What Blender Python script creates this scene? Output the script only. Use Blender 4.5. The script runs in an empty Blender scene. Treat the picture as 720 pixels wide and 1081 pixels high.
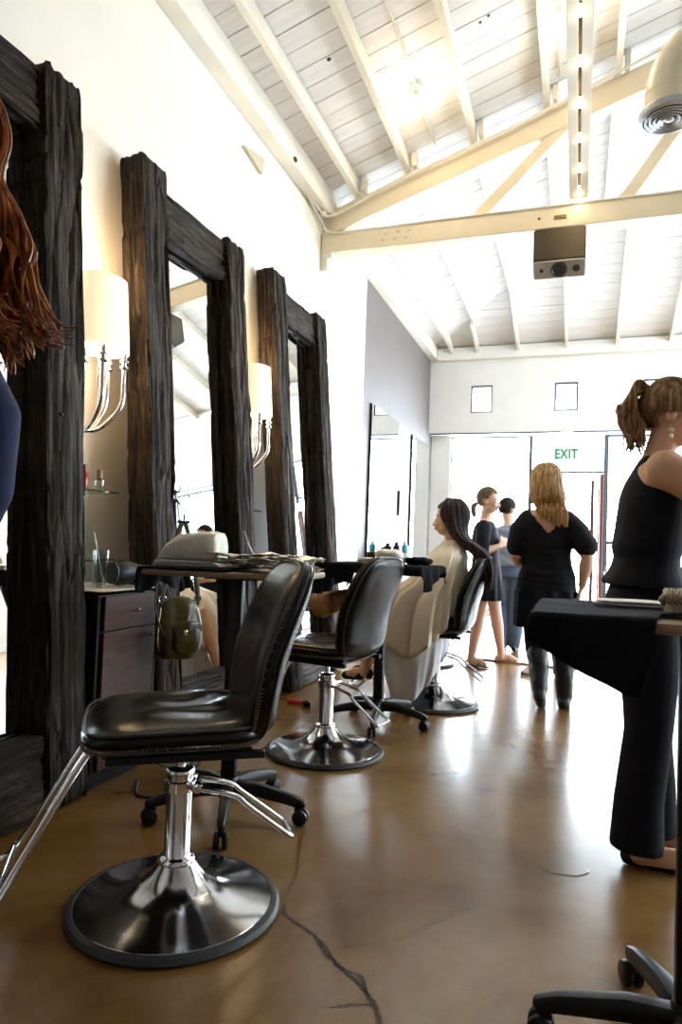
import bpy, bmesh, math, random
from mathutils import Vector, Matrix, Euler, noise, Quaternion
random.seed(7)
PI = math.pi
V = Vector
C = bpy.context.scene.collection
sc = bpy.context.scene

# ------------------------------------------------------------------ materials
def nmat(name):
    m = bpy.data.materials.new(name); m.use_nodes = True
    nt = m.node_tree
    return m, nt, nt.nodes['Principled BSDF']

def setp(b, col=None, rough=None, metal=None, spec=None, coat=None, sheen=None, emit=None, es=None, sss=None, trans=None, ior=None, crough=None):
    if col is not None: b.inputs['Base Color'].default_value = (*col, 1)
    if rough is not None: b.inputs['Roughness'].default_value = rough
    if metal is not None: b.inputs['Metallic'].default_value = metal
    if spec is not None: b.inputs['Specular IOR Level'].default_value = spec
    if coat is not None: b.inputs['Coat Weight'].default_value = coat
    if crough is not None: b.inputs['Coat Roughness'].default_value = crough
    if sheen is not None: b.inputs['Sheen Weight'].default_value = sheen
    if emit is not None: b.inputs['Emission Color'].default_value = (*emit, 1)
    if es is not None: b.inputs['Emission Strength'].default_value = es
    if sss is not None: b.inputs['Subsurface Weight'].default_value = sss
    if trans is not None: b.inputs['Transmission Weight'].default_value = trans
    if ior is not None: b.inputs['IOR'].default_value = ior

def coords(nt, scale=(1, 1, 1), kind='Object'):
    tc = nt.nodes.new('ShaderNodeTexCoord'); mp = nt.nodes.new('ShaderNodeMapping')
    mp.inputs['Scale'].default_value = scale
    nt.links.new(tc.outputs[kind], mp.inputs['Vector'])
    return mp.outputs['Vector']

def noise_node(nt, vec, scale, detail=4, rough=.55, dist=0):
    n = nt.nodes.new('ShaderNodeTexNoise'); n.inputs['Scale'].default_value = scale
    n.inputs['Detail'].default_value = detail; n.inputs['Roughness'].default_value = rough
    n.inputs['Distortion'].default_value = dist
    nt.links.new(vec, n.inputs['Vector']); return n.outputs['Fac']

def ramp(nt, fac, stops):
    r = nt.nodes.new('ShaderNodeValToRGB'); e = r.color_ramp.elements
    while len(e) < len(stops): e.new(.5)
    for i, (p, c) in enumerate(stops):
        e[i].position = p; e[i].color = (*c, 1)
    nt.links.new(fac, r.inputs['Fac']); return r.outputs['Color']

def bump(nt, b, h, strength=.3, dist=.01):
    bn = nt.nodes.new('ShaderNodeBump'); bn.inputs['Strength'].default_value = strength
    bn.inputs['Distance'].default_value = dist
    nt.links.new(h, bn.inputs['Height']); nt.links.new(bn.outputs['Normal'], b.inputs['Normal'])

def mat(name, col, rough=.5, metal=0, var=.12, nscale=12, bmp=0, bscale=60, nvec=(1, 1, 1), **k):
    """painted / plain surface with a little procedural variation"""
    m, nt, b = nmat(name)
    setp(b, col, rough, metal, **k)
    if var:
        v = coords(nt, nvec)
        f = noise_node(nt, v, nscale)
        c = ramp(nt, f, [(.3, tuple(x * (1 - var) for x in col)), (.7, tuple(min(1, x * (1 + var)) for x in col))])
        nt.links.new(c, b.inputs['Base Color'])
    if bmp:
        v = coords(nt, nvec)
        bump(nt, b, noise_node(nt, v, bscale), bmp, .004)
    return m

M = {}
M['plaster'] = mat('wall_paint_cream', (.80, .765, .68), .6, var=.03, nscale=2, bmp=.05, bscale=30)
M['taupe'] = mat('wall_paint_taupe', (.155, .132, .128), .55, var=.04, nscale=2, bmp=.05, bscale=30)
M['white_paint'] = mat('white_paint', (.85, .84, .80), .5, var=.03, nscale=3)
M['wood_white'] = mat('painted_timber', (.80, .76, .66), .5, var=.06, nscale=3, nvec=(1, 1, 1), bmp=.15, bscale=18)
M['wood_cream'] = mat('cream_painted_timber', (.80, .72, .56), .5, var=.06, nscale=3, bmp=.15, bscale=18)
M['conduit'] = mat('painted_conduit', (.75, .72, .64), .4, var=.03)
M['chrome'] = mat('chrome', (.82, .82, .83), .08, 1, var=.04, nscale=20)
M['steel'] = mat('brushed_steel', (.50, .50, .51), .13, 1, var=.15, nscale=8)
M['leather'] = mat('black_leather', (.005, .004, .0035), .24, var=.3, nscale=8, bmp=.2, bscale=70, spec=.27)
M['leather_trim'] = mat('leather_piping', (.03, .022, .015), .4, var=.3, nscale=200)
M['thread'] = mat('stitching_thread', (.16, .12, .07), .7, var=.2, nscale=300)
M['black_plastic'] = mat('black_plastic', (.008, .008, .009), .38, var=.2, spec=.3)
M['black_metal'] = mat('black_enamel', (.007, .007, .008), .35, var=.2, spec=.3)
M['rubber'] = mat('black_rubber', (.012, .012, .012), .55, var=.2)
M['black_cloth'] = mat('black_cloth', (.006, .006, .008), .9, var=.3, bmp=.3, bscale=300, spec=.1)
M['navy_cloth'] = mat('navy_cloth', (.006, .010, .035), .85, var=.3, spec=.2)
M['dress_black'] = mat('black_jersey', (.007, .008, .013), .8, var=.3, bmp=.2, bscale=200, spec=.2)
M['grey_cloth'] = mat('grey_blue_shirt', (.22, .27, .34), .85, var=.1)
M['jeans'] = mat('blue_denim', (.07, .10, .17), .85, var=.2, nscale=60)
M['cape'] = mat('cream_cape', (.86, .79, .64), .75, var=.04, nscale=5, sss=.0)
M['cape_white'] = mat('white_cape', (.80, .82, .86), .7, var=.03)
M['towel'] = mat('white_towel', (.74, .70, .60), .9, var=.06, nscale=30, bmp=.4, bscale=120)
M['towel_white'] = mat('bright_towel', (.8, .78, .74), .9, var=.05, bmp=.4, bscale=120)
M['foil'] = mat('hair_foil', (.66, .63, .55), .34, .75, var=.45, nscale=25, bmp=.5, bscale=60)
M['foil_paper'] = mat('foil_paper', (.66, .62, .50), .7, .0, var=.4, nscale=30, bmp=.4, bscale=60)
M['skin'] = mat('skin', (.74, .44, .29), .5, var=.05, nscale=6, spec=.3)
M['skin_light'] = mat('skin_light', (.68, .43, .32), .5, var=.05, nscale=6, spec=.3)
M['hair_dark'] = mat('dark_brown_hair', (.024, .011, .007), .38, var=.5, nscale=30, nvec=(4, 4, .6))
M['hair_blonde'] = mat('blonde_hair', (.42, .24, .085), .4, var=.45, nscale=22, nvec=(5, 5, .5))
M['hair_light_brown'] = mat('light_brown_hair', (.20, .115, .06), .4, var=.4, nscale=22, nvec=(5, 5, .5))
M['hair_tail'] = mat('golden_brown_hair', (.30, .165, .065), .4, var=.45, nscale=25, nvec=(4, 4, .8))
M['hair_red'] = mat('auburn_hair', (.22, .062, .012), .35, var=.5, nscale=25, nvec=(4, 4, .5))
def hair_mat(name, lo, mid, hi, rough=.5):
    m, nt, b = nmat(name); v = coords(nt, (30, 30, 3)); f = noise_node(nt, v, 2.2, 6, .6, .4)
    nt.links.new(ramp(nt, f, [(.34, lo), (.5, mid), (.66, hi)]), b.inputs['Base Color']); setp(b, rough=rough, spec=.3); return m
M['hair_blonde'] = hair_mat('blonde_hair', (.16, .075, .025), (.42, .24, .09), (.78, .56, .30))
M['hair_dark'] = hair_mat('dark_brown_hair', (.008, .004, .003), (.020, .010, .007), (.055, .026, .016), .55)
M['hair_tail'] = hair_mat('golden_brown_hair', (.10, .045, .015), (.28, .15, .06), (.55, .36, .18))
M['hair_red'] = hair_mat('auburn_hair', (.06, .015, .004), (.22, .062, .012), (.45, .17, .04), .42)
M['bracket_tan'] = mat('tan_bracket', (.50, .44, .33), .6, var=.05)
M['lips'] = mat('lips', (.42, .13, .11), .4, var=0)
M['eye'] = mat('eye_white', (.75, .73, .70), .2, var=0)
M['iris'] = mat('dark_iris', (.03, .02, .015), .2, var=0)
M['pearl'] = mat('pearl', (.85, .80, .68), .2, var=.03, coat=.6)
M['tan_leather'] = mat('tan_sandal_leather', (.12, .06, .03), .5, var=.2)
M['boot'] = mat('black_boot_leather', (.010, .009, .009), .35, var=.3, nscale=20)
M['olive'] = mat('olive_leather', (.055, .040, .007), .33, var=.45, nscale=9, bmp=.4, bscale=30)
M['olive_dark'] = mat('olive_strap', (.05, .038, .01), .4, var=.3)
M['brass'] = mat('brass', (.6, .45, .22), .25, 1, var=.1)
M['laminate'] = mat('cream_worktop', (.62, .56, .47), .35, var=.05, nscale=10)
M['tray_wood'] = mat('tray_wood_edge', (.26, .17, .09), .4, var=.2, nscale=12, nvec=(1, 10, 10))
M['brown_frame'] = mat('red_brown_door_wood', (.17, .06, .045), .4, var=.2, nscale=10, nvec=(8, 8, .6))
M['alu'] = mat('dark_window_frame', (.07, .09, .12), .4, .4, var=.1)
M['duct'] = mat('painted_duct', (.78, .70, .52), .35, .1, var=.05, nscale=5)
M['diffuser'] = mat('grey_diffuser', (.42, .44, .48), .35, .5, var=.08)
M['speaker_box'] = mat('bronze_grey_cabinet', (.075, .06, .04), .35, .5, var=.15, nscale=4)
M['speaker_face'] = mat('silver_speaker_face', (.45, .47, .50), .3, .6, var=.05)
M['cone'] = mat('speaker_cone', (.03, .035, .045), .4, var=.1)
M['orange'] = mat('orange_bowl', (.55, .20, .06), .4, var=.15)
M['blue_bottle'] = mat('blue_bottle', (.10, .42, .62), .3, var=.1)
M['teal'] = mat('teal_plastic', (.08, .40, .36), .4, var=.1)
M['red_bottle'] = mat('dark_red_bottle', (.22, .012, .02), .15, var=.1)
M['red'] = mat('red_plastic', (.60, .03, .02), .35, var=.1)
M['wood_block'] = mat('pale_wood', (.45, .28, .13), .6, var=.2, nscale=10, nvec=(1, 8, 8))
M['cord'] = mat('grey_black_cord', (.035, .035, .033), .4, var=.1)
M['threshold'] = mat('wooden_threshold', (.30, .20, .12), .5, var=.2, nscale=10, nvec=(1, 8, 8))
M['green_sign'] = mat('green_sign_letters', (.0, .16, .07), .4, var=0, emit=(0, .5, .22), es=.15)
M['pavement'] = mat('pavement', (.75, .75, .72), .8, var=.1)
M['exit_body'] = mat('exit_sign_body', (.85, .86, .85), .4, var=.02)
M['crack'] = mat('floor_crack_fill', (.045, .032, .022), .8, var=.3, nscale=60)
M['bristle'] = mat('brush_bristle', (.60, .50, .32), .4, var=.2)
M['dark_glass'] = mat('glasses_frame', (.01, .01, .012), .2, var=0)
M['purple_cloth'] = mat('plum_cloth', (.05, .02, .045), .85, var=.2)

def shade_mat():
    m, nt, b = nmat('lampshade_fabric')
    setp(b, (.85, .72, .52), .8, emit=(1, .74, .46), es=.5)
    return m
M['shade'] = shade_mat()
def bulb_mat():
    m, nt, b = nmat('glowing_bulb'); setp(b, (1, .9, .7), .3, emit=(1, .80, .50), es=60); return m
M['bulb'] = bulb_mat()
def mirror_mat():
    m, nt, b = nmat('mirror_glass'); setp(b, (.90, .92, .92), .0, 1); return m
M['mirror'] = mirror_mat()
def pane_mat():
    m = bpy.data.materials.new('window_glass'); m.use_nodes = True; nt = m.node_tree
    nt.nodes.clear()
    o = nt.nodes.new('ShaderNodeOutputMaterial'); mx = nt.nodes.new('ShaderNodeMixShader')
    t = nt.nodes.new('ShaderNodeBsdfTransparent'); g = nt.nodes.new('ShaderNodeBsdfGlossy')
    g.inputs['Roughness'].default_value = .02; mx.inputs[0].default_value = .05
    t.inputs['Color'].default_value = (.97, .985, 1, 1)
    nt.links.new(t.outputs[0], mx.inputs[1]); nt.links.new(g.outputs[0], mx.inputs[2]); nt.links.new(mx.outputs[0], o.inputs[0])
    return m
M['pane'] = pane_mat()
def glass_mat(name, col, mixf=.12):
    m = bpy.data.materials.new(name); m.use_nodes = True; nt = m.node_tree
    nt.nodes.clear()
    o = nt.nodes.new('ShaderNodeOutputMaterial'); mx = nt.nodes.new('ShaderNodeMixShader')
    t = nt.nodes.new('ShaderNodeBsdfTransparent'); g = nt.nodes.new('ShaderNodeBsdfGlossy')
    g.inputs['Roughness'].default_value = .03; t.inputs['Color'].default_value = (*col, 1)
    lw = nt.nodes.new('ShaderNodeLayerWeight'); lw.inputs['Blend'].default_value = mixf
    nt.links.new(lw.outputs['Facing'], mx.inputs[0])
    nt.links.new(t.outputs[0], mx.inputs[1]); nt.links.new(g.outputs[0], mx.inputs[2]); nt.links.new(mx.outputs[0], o.inputs[0])
    return m
M['clear'] = glass_mat('clear_glass', (.86, .88, .88), .35)
M['water'] = glass_mat('water', (.80, .84, .84), .2)
M['green_glass'] = glass_mat('green_glass', (.25, .62, .45), .3)
M['clear_plastic'] = glass_mat('clear_plastic', (.75, .76, .82), .4)

def timber_mat(axis):
    m, nt, b = nmat('weathered_timber_' + axis)
    s = [40, 40, 40]; s['xyz'.index(axis)] = 2.2
    v = coords(nt, tuple(s))
    f = noise_node(nt, v, 1.5, 10, .72, .8)
    c = ramp(nt, f, [(.36, (.001, .0008, .0006)), (.46, (.012, .007, .004)), (.57, (.046, .029, .016)), (.70, (.17, .118, .070))])
    nt.links.new(c, b.inputs['Base Color'])
    v2 = coords(nt, (1, 1, 1)); f2 = noise_node(nt, v2, 3, 3)
    r = ramp(nt, f2, [(.3, (.6, .6, .6)), (.7, (.85, .85, .85))])
    nt.links.new(r, b.inputs['Roughness'])
    setp(b, spec=.3)
    bump(nt, b, f, 1.0, .022)
    return m
M['timber_z'] = timber_mat('z'); M['timber_y'] = timber_mat('y')

def dark_wood():
    m, nt, b = nmat('mahogany_laminate')
    v = coords(nt, (30, 4, 30)); f = noise_node(nt, v, 1.5, 5)
    c = ramp(nt, f, [(.3, (.035, .011, .007)), (.7, (.07, .025, .017))])
    nt.links.new(c, b.inputs['Base Color']); setp(b, rough=.45, spec=.3)
    return m
M['mahogany'] = dark_wood()

def floor_mat():
    m, nt, b = nmat('stained_concrete')
    v = coords(nt, (1, 1, 1))
    f1 = noise_node(nt, v, 1.1, 6, .6, .5)
    f2 = noise_node(nt, v, 9, 9, .75)
    f3 = noise_node(nt, v, 140, 3, .6)
    c1 = ramp(nt, f1, [(.30, (.115, .046, .007)), (.46, (.20, .098, .022)), (.66, (.27, .165, .062))])
    mx = nt.nodes.new('ShaderNodeMixRGB'); mx.blend_type = 'MULTIPLY'; mx.inputs[0].default_value = .5
    c2 = ramp(nt, f2, [(.3, (.62, .60, .58)), (.65, (1, 1, 1))])
    nt.links.new(c1, mx.inputs[1]); nt.links.new(c2, mx.inputs[2])
    mx2 = nt.nodes.new('ShaderNodeMixRGB'); mx2.blend_type = 'MULTIPLY'; mx2.inputs[0].default_value = .45
    c3 = ramp(nt, f3, [(.35, (.7, .7, .7)), (.6, (1, 1, 1))])
    nt.links.new(mx.outputs[0], mx2.inputs[1]); nt.links.new(c3, mx2.inputs[2])
    nt.links.new(mx2.outputs[0], b.inputs['Base Color'])
    r = ramp(nt, f2, [(.25, (.22, .22, .22)), (.75, (.27, .27, .27))])
    nt.links.new(r, b.inputs['Roughness'])
    setp(b, spec=.6)
    bump(nt, b, noise_node(nt, v, 3, 2), .05, .01)
    return m
M['floor'] = floor_mat()

def plank_mat():
    """boards running up the roof slope; dark gaps are real joints modelled as grooves"""
    m, nt, b = nmat('painted_roof_boards')
    v = coords(nt, (1.2, 14, 1)); f = noise_node(nt, v, 2, 5, .6)
    c = ramp(nt, f, [(.3, (.70, .70, .72)), (.7, (.82, .82, .82))])
    nt.links.new(c, b.inputs['Base Color']); setp(b, rough=.55)
    bump(nt, b, f, .15, .004)
    return m
M['boards'] = plank_mat()
M['gap'] = mat('board_gap', (.04, .038, .036), .9, var=0)

# ------------------------------------------------------------------ geometry
def frame_from(t, side=None):
    t = t.normalized()
    if side is None: side = V((0, 0, 1)) if abs(t.z) < .9 else V((1, 0, 0))
    b = t.cross(side)
    if b.length < 1e-6: b = t.orthogonal()
    b.normalize(); a = b.cross(t).normalized()
    return a, b

def ring(bm, c, a, b, ra, rb, n, pw=2.0):
    vs = []
    for i in range(n):
        th = 2 * PI * i / n; ct, st = math.cos(th), math.sin(th)
        if pw != 2.0:
            ct = math.copysign(abs(ct) ** (2 / pw), ct); st = math.copysign(abs(st) ** (2 / pw), st)
        vs.append(bm.verts.new(c + a * (ct * ra) + b * (st * rb)))
    return vs

def skin_rings(bm, rings, cap=True, closed=False):
    n = len(rings[0]); pairs = list(zip(rings, rings[1:]))
    if closed: pairs.append((rings[-1], rings[0]))
    for r0, r1 in pairs:
        for i in range(n):
            j = (i + 1) % n
            bm.faces.new((r0[i], r0[j], r1[j], r1[i]))
    if cap and not closed:
        bm.faces.new(rings[0][::-1]); bm.faces.new(rings[-1])

def tube(bm, pts, rad, n=10, flat=1.0, side=None, cap=True, closed=False, round_ends=False, pw=2.0):
    """parallel-transport tube; rad number or list; flat scales the second axis"""
    pts = [V(p) for p in pts]
    if not hasattr(rad, '__len__'): rad = [rad] * len(pts)
    rad = list(rad)
    if round_ends and not closed:
        t0 = (pts[0] - pts[1]).normalized(); t1 = (pts[-1] - pts[-2]).normalized()
        r0, r1 = rad[0], rad[-1]
        pre = [(pts[0] + t0 * r0 * math.sin(a), r0 * math.cos(a)) for a in (1.35, .9, .45)]
        post = [(pts[-1] + t1 * r1 * math.sin(a), r1 * math.cos(a)) for a in (.45, .9, 1.35)]
        pts = [p for p, _ in pre] + pts + [p for p, _ in post]
        rad = [r for _, r in pre] + rad + [r for _, r in post]
    N = len(pts); rings = []; prev = None
    for i, p in enumerate(pts):
        if closed: t = pts[(i + 1) % N] - pts[i - 1]
        elif i == 0: t = pts[1] - pts[0]
        elif i == N - 1: t = pts[-1] - pts[-2]
        else: t = (pts[i + 1] - p).normalized() + (p - pts[i - 1]).normalized()
        if t.length < 1e-9: t = V((0, 0, 1))
        t.normalize()
        if prev is None or side is not None: a, b = frame_from(t, V(side) if side is not None else None)
        else:
            a = prev - t * prev.dot(t)
            a = a.normalized() if a.length > 1e-6 else t.orthogonal().normalized()
            b = t.cross(a)
        prev = a
        rings.append(ring(bm, p, a, b, rad[i], rad[i] * flat, n, pw))
    skin_rings(bm, rings, cap, closed)

def smooth_pts(pts, k=6):
    """Catmull-Rom through points"""
    P = [V(p) for p in pts]; P = [P[0] * 2 - P[1]] + P + [P[-1] * 2 - P[-2]]; out = []
    for i in range(1, len(P) - 2):
        for j in range(k):
            t = j / k
            out.append(.5 * ((2 * P[i]) + (P[i + 1] - P[i - 1]) * t + (2 * P[i - 1] - 5 * P[i] + 4 * P[i + 1] - P[i + 2]) * t * t + (3 * P[i] - P[i - 1] - 3 * P[i + 1] + P[i + 2]) * t ** 3))
    out.append(P[-2]); return out

def lerp_list(rs, n):
    out = []
    for i in range(n):
        f = i / (n - 1) * (len(rs) - 1); k = min(int(f), len(rs) - 2); out.append(rs[k] * (1 - (f - k)) + rs[k + 1] * (f - k))
    return out

def stube(bm, pts, rad, n=10, k=6, **kw):
    P = smooth_pts(pts, k)
    if not hasattr(rad, '__len__'): rad = [rad, rad]
    tube(bm, P, lerp_list(list(rad), len(P)), n, **kw)

def lathe(bm, prof, n=32, c=(0, 0, 0), rot=None):
    c = V(c); rings = []
    for r, z in prof:
        vs = []
        for i in range(n):
            th = 2 * PI * i / n; p = V((max(r, 1e-4) * math.cos(th), max(r, 1e-4) * math.sin(th), z))
            if rot is not None: p = rot @ p
            vs.append(bm.verts.new(c + p))
        rings.append(vs)
    skin_rings(bm, rings)

def box(bm, c, s, rot=None, bev=0.0, seg=2):
    b2 = bmesh.new(); bmesh.ops.create_cube(b2, size=1)
    for v in b2.verts: v.co = V((v.co.x * s[0], v.co.y * s[1], v.co.z * s[2]))
    if bev: bmesh.ops.bevel(b2, geom=list(b2.edges), offset=bev, segments=seg, affect='EDGES', profile=.5)
    for v in b2.verts:
        p = v.co.copy()
        if rot is not None: p = rot @ p
        v.co = p + V(c)
    merge(bm, b2)

def merge(bm, b2):
    mp = {v: bm.verts.new(v.co) for v in b2.verts}
    for f in b2.faces:
        try: bm.faces.new([mp[v] for v in f.verts])
        except ValueError: pass
    b2.free()

def beam(bm, p0, p1, w, h, up=(0, 0, 1), bev=.004):
    """rectangular bar between two points; w across, h along up"""
    p0, p1 = V(p0), V(p1); t = (p1 - p0); L = t.length; t.normalize()
    b = t.cross(V(up)).normalized(); a = b.cross(t).normalized()
    R = Matrix((t, b, a)).transposed()
    box(bm, (p0 + p1) / 2, (L, w, h), R, bev)

def ellipsoid(bm, c, r, rot=None, n=20, m=14):
    prof = []; c = V(c); rings = []
    for k in range(m + 1):
        ph = -PI / 2 + PI * k / m; vs = []
        for i in range(n):
            th = 2 * PI * i / n
            p = V((r[0] * max(math.cos(ph), .01) * math.cos(th), r[1] * max(math.cos(ph), .01) * math.sin(th), r[2] * math.sin(ph)))
            if rot is not None: p = rot @ p
            vs.append(bm.verts.new(c + p))
        rings.append(vs)
    skin_rings(bm, rings)

def torso(bm, rings, n=28, pw=2.3):
    """horizontal rings (cx, cy, z, rx, ry)"""
    out = [ring(bm, V((x, y, z)), V((1, 0, 0)), V((0, 1, 0)), a, b, n, pw) for x, y, z, a, b in rings]
    skin_rings(bm, out)

def pad(bm, w, h, t, fn, N=56, pw=4.0, K=9, wr=0, seed=0):
    """soft cushion: superellipse outline w x h, thickness t; fn(u,v,n)->Vector maps it"""
    fr, bk = [], []
    def rr(s, side):
        vs = []
        z = (t / 2) * (max(0, 1 - s ** 4)) ** .5 if s < 1 else 0
        for i in range(N):
            th = 2 * PI * i / N; c, s_ = math.cos(th), math.sin(th)
            x = math.copysign(abs(c) ** (2 / pw), c) * w / 2 * s; y = math.copysign(abs(s_) ** (2 / pw), s_) * h / 2 * s
            zz = z * side
            if wr: zz += wr * noise.noise(V((x * 9 + seed, y * 9, side * 3))) * min(1, (1 - s) * 4)
            vs.append(bm.verts.new(fn(x, y, zz)))
        return vs
    S = [.04] + [i / K for i in range(1, K)] + [.94, .975, .993]
    for s in S: fr.append(rr(s, 1))
    mid = rr(1, 1)
    for s in S: bk.append(rr(s, -1))
    skin_rings(bm, fr + [mid] + bk[::-1])
    return [v.co.copy() for v in mid]

def finish(bm, smooth=True, angle=40):
    bmesh.ops.recalc_face_normals(bm, faces=bm.faces)
    for f in bm.faces: f.smooth = smooth
    if smooth:
        ca = math.radians(angle)
        for e in bm.edges:
            if len(e.link_faces) == 2 and e.calc_face_angle(0) > ca: e.smooth = False

def obj(name, bm, m, parent=None, smooth=True, angle=40, label=None):
    finish(bm, smooth, angle)
    me = bpy.data.meshes.new(name); bm.to_mesh(me); bm.free()
    ms = m if isinstance(m, (list, tuple)) else [m]
    for x in ms: me.materials.append(M[x] if isinstance(x, str) else x)
    o = bpy.data.objects.new(name, me); C.objects.link(o)
    if parent is not None: o.parent = parent
    if label: o['label'] = label
    return o

def thing(name, label, cat, loc=(0, 0, 0), rz=0, group=None, rot=None):
    o = bpy.data.objects.new(name, None); C.objects.link(o); o.location = loc
    o.rotation_euler = rot if rot is not None else (0, 0, rz)
    o.empty_display_size = .1
    o['label'] = label; o['category'] = cat
    if group: o['group'] = group
    return o

def tag(o, label, cat, group=None):
    o['label'] = label; o['category'] = cat
    if group: o['group'] = group
    return o

def struct(name, bm, m, parent=None, **k):
    o = obj(name, bm, m, parent, **k)
    if parent is None: o['kind'] = 'structure'
    return o

def dup(root, loc, rz=None, label=None, rot=None):
    r = root.copy(); C.objects.link(r); r.location = loc
    if rot is not None: r.rotation_euler = rot
    elif rz is not None: r.rotation_euler = (0, 0, rz)
    if label: r['label'] = label
    def rec(src, dst):
        for ch in list(src.children):
            c = ch.copy(); C.objects.link(c); c.parent = dst; rec(ch, c)
    rec(root, r); return r

def remesh(bm, voxel=.008, smooth_it=4, fac=.5):
    """union of overlapping closed shapes into one continuous surface"""
    bmesh.ops.recalc_face_normals(bm, faces=bm.faces)
    me = bpy.data.meshes.new('tmp'); bm.to_mesh(me); bm.free()
    o = bpy.data.objects.new('tmp', me); C.objects.link(o)
    md = o.modifiers.new('r', 'REMESH'); md.mode = 'VOXEL'; md.voxel_size = voxel; md.use_smooth_shade = True
    if smooth_it:
        s = o.modifiers.new('s', 'SMOOTH'); s.iterations = smooth_it; s.factor = fac
    dg = bpy.context.evaluated_depsgraph_get(); dg.update()
    ev = o.evaluated_get(dg); m2 = ev.to_mesh()
    b2 = bmesh.new(); b2.from_mesh(m2); ev.to_mesh_clear()
    bpy.data.objects.remove(o); bpy.data.meshes.remove(me)
    return b2
# ------------------------------------------------------------------ camera
def make_camera():
    F, CX, CY, H = 720.0, 360.0, 540.5, 1.08
    vp = (608, 582); m = .037
    d = V((vp[0] - CX, -(vp[1] - CY), -F)).normalized()
    u = -V((1, -m, 0)).cross(d); u.normalize()
    if u.y < 0: u = -u
    r = d.cross(u)
    R = Matrix((r, d, u))
    cam = bpy.data.cameras.new('camera'); cam.sensor_fit = 'VERTICAL'; cam.sensor_height = 36
    cam.lens = F / 1081 * 36; cam.clip_start = .05
    o = bpy.data.objects.new('camera', cam); C.objects.link(o)
    o.matrix_world = Matrix.Translation((0, 0, H)) @ R.to_4x4()
    sc.camera = o
make_camera()

WX = -2.32; RX = 6.72; RIDGE = 2.2; Y0 = -1.8; YB = 10.95; YG = 11.3
def roof(x):
    return 4.33 + .33 * (x + 2.2) if x <= RIDGE else 4.33 + .33 * (2 * RIDGE - x + 2.2)

# floor
bm = bmesh.new(); box(bm, ((WX + RX) / 2, (Y0 + YG + .1) / 2, -.05), (RX - WX + .4, YG - Y0 + .3, .1)); fl = struct('floor', bm, 'floor', smooth=False)
bm = bmesh.new(); box(bm, (2.2, 16.5, -.09), (24, 10.1, .12)); struct('pavement', bm, 'pavement', smooth=False)

# cracks and the patched drain, flush with the slab
def crack(name, pts, w, seed):
    rnd = random.Random(seed); bm = bmesh.new(); P = smooth_pts([(x, y, 0) for x, y in pts], 26); prev = None
    for i, p in enumerate(P):
        t = (P[min(i + 1, len(P) - 1)] - P[max(i - 1, 0)]).normalized(); n_ = V((-t.y, t.x, 0))
        e = min(1, i / 4, (len(P) - 1 - i) / 4) * w
        p = p + n_ * rnd.uniform(-.006, .006)
        a = bm.verts.new(p + n_ * e * rnd.uniform(.3, 1.2) + V((0, 0, .0012))); b = bm.verts.new(p - n_ * e * rnd.uniform(.3, 1.2) + V((0, 0, .0012)))
        if prev: bm.faces.new((prev[0], a, b, prev[1]))
        prev = (a, b)
    obj(name, bm, 'crack', fl, smooth=False)
crack('crack', [(-.80, 1.93), (-.77, 1.87), (-.66, 1.81), (-.60, 1.74), (-.51, 1.68), (-.45, 1.63), (-.41, 1.57), (-.39, 1.50), (-.37, 1.38)], .0065, 1)
crack('crack', [(-.64, 1.79), (-.60, 1.76), (-.55, 1.70), (-.49, 1.69), (-.45, 1.62)], .004, 2)
crack('crack', [(-.58, 1.78), (-.50, 1.83), (-.44, 1.88), (-.34, 2.03), (-.24, 2.18)], .0014, 3)
crack('crack', [(-1.0, 2.55), (-.93, 2.40), (-.90, 2.28), (-.84, 2.12), (-.82, 1.98)], .003, 4)
crack('crack', [(-.52, 1.55), (-.47, 1.58), (-.42, 1.60)], .003, 5)
# epoxy patch: a thin irregular blob
m_, nt_, b_ = nmat('clear_floor_patch'); setp(b_, (.17, .12, .07), .22); v_ = coords(nt_, (1, 1, 1)); bump(nt_, b_, noise_node(nt_, v_, 40, 4), .6, .006); M['patch'] = m_
bm = bmesh.new(); top, bot = [], []
for i in range(40):
    a = 2 * PI * i / 40; r = 1 + .16 * noise.noise(V((math.cos(a) * 1.7, math.sin(a) * 1.7, 4)))
    x, y = -.03 + .085 * r * math.cos(a), 2.515 + .062 * r * math.sin(a)
    top.append(bm.verts.new((x, y, .002))); bot.append(bm.verts.new((x + .004 * math.cos(a), y + .004 * math.sin(a), .0002)))
skin_rings(bm, [bot, top]); obj('floor_patch', bm, 'floor', fl, smooth=False)

# walls
def wallmesh(name, parts, mats, pick=None):
    bm = bmesh.new()
    for c, s in parts: box(bm, c, s)
    o = struct(name, bm, mats, smooth=False)
    if pick:
        for p in o.data.polygons: p.material_index = pick(p.center)
    return o
wallmesh('wall_left', [((WX - .1, (Y0 + 7.32) / 2, 2.2), (.2, 7.32 - Y0, 4.5)), ((WX - .1, (7.32 + YG + .1) / 2, 2.2), (.2, YG + .1 - 7.32, 4.5))],
         ['plaster', 'taupe'], lambda c: 1 if c.y > 7.33 else 0)
# grey paint also covers the butt end
# back bulkhead with small clerestory openings
holes = [(-1.65, -1.31), (-.36, -.02), (.90, 1.24), (2.15, 2.49), (3.40, 3.74), (4.65, 4.99)]
zs0, zs1 = 3.24, 3.68
parts = []
xs = [WX] + [q for h in holes for q in h] + [RX]
for i in range(0, len(xs), 2):
    parts.append((((xs[i] + xs[i + 1]) / 2, YB + .1, (2.9 + 4.15) / 2), (xs[i + 1] - xs[i], .2, 1.25)))
for a, b in holes:
    parts.append((((a + b) / 2, YB + .1, (2.9 + zs0) / 2), (b - a, .2, zs0 - 2.9)))
    parts.append((((a + b) / 2, YB + .1, (zs1 + 4.15) / 2), (b - a, .2, 4.15 - zs1)))
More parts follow.
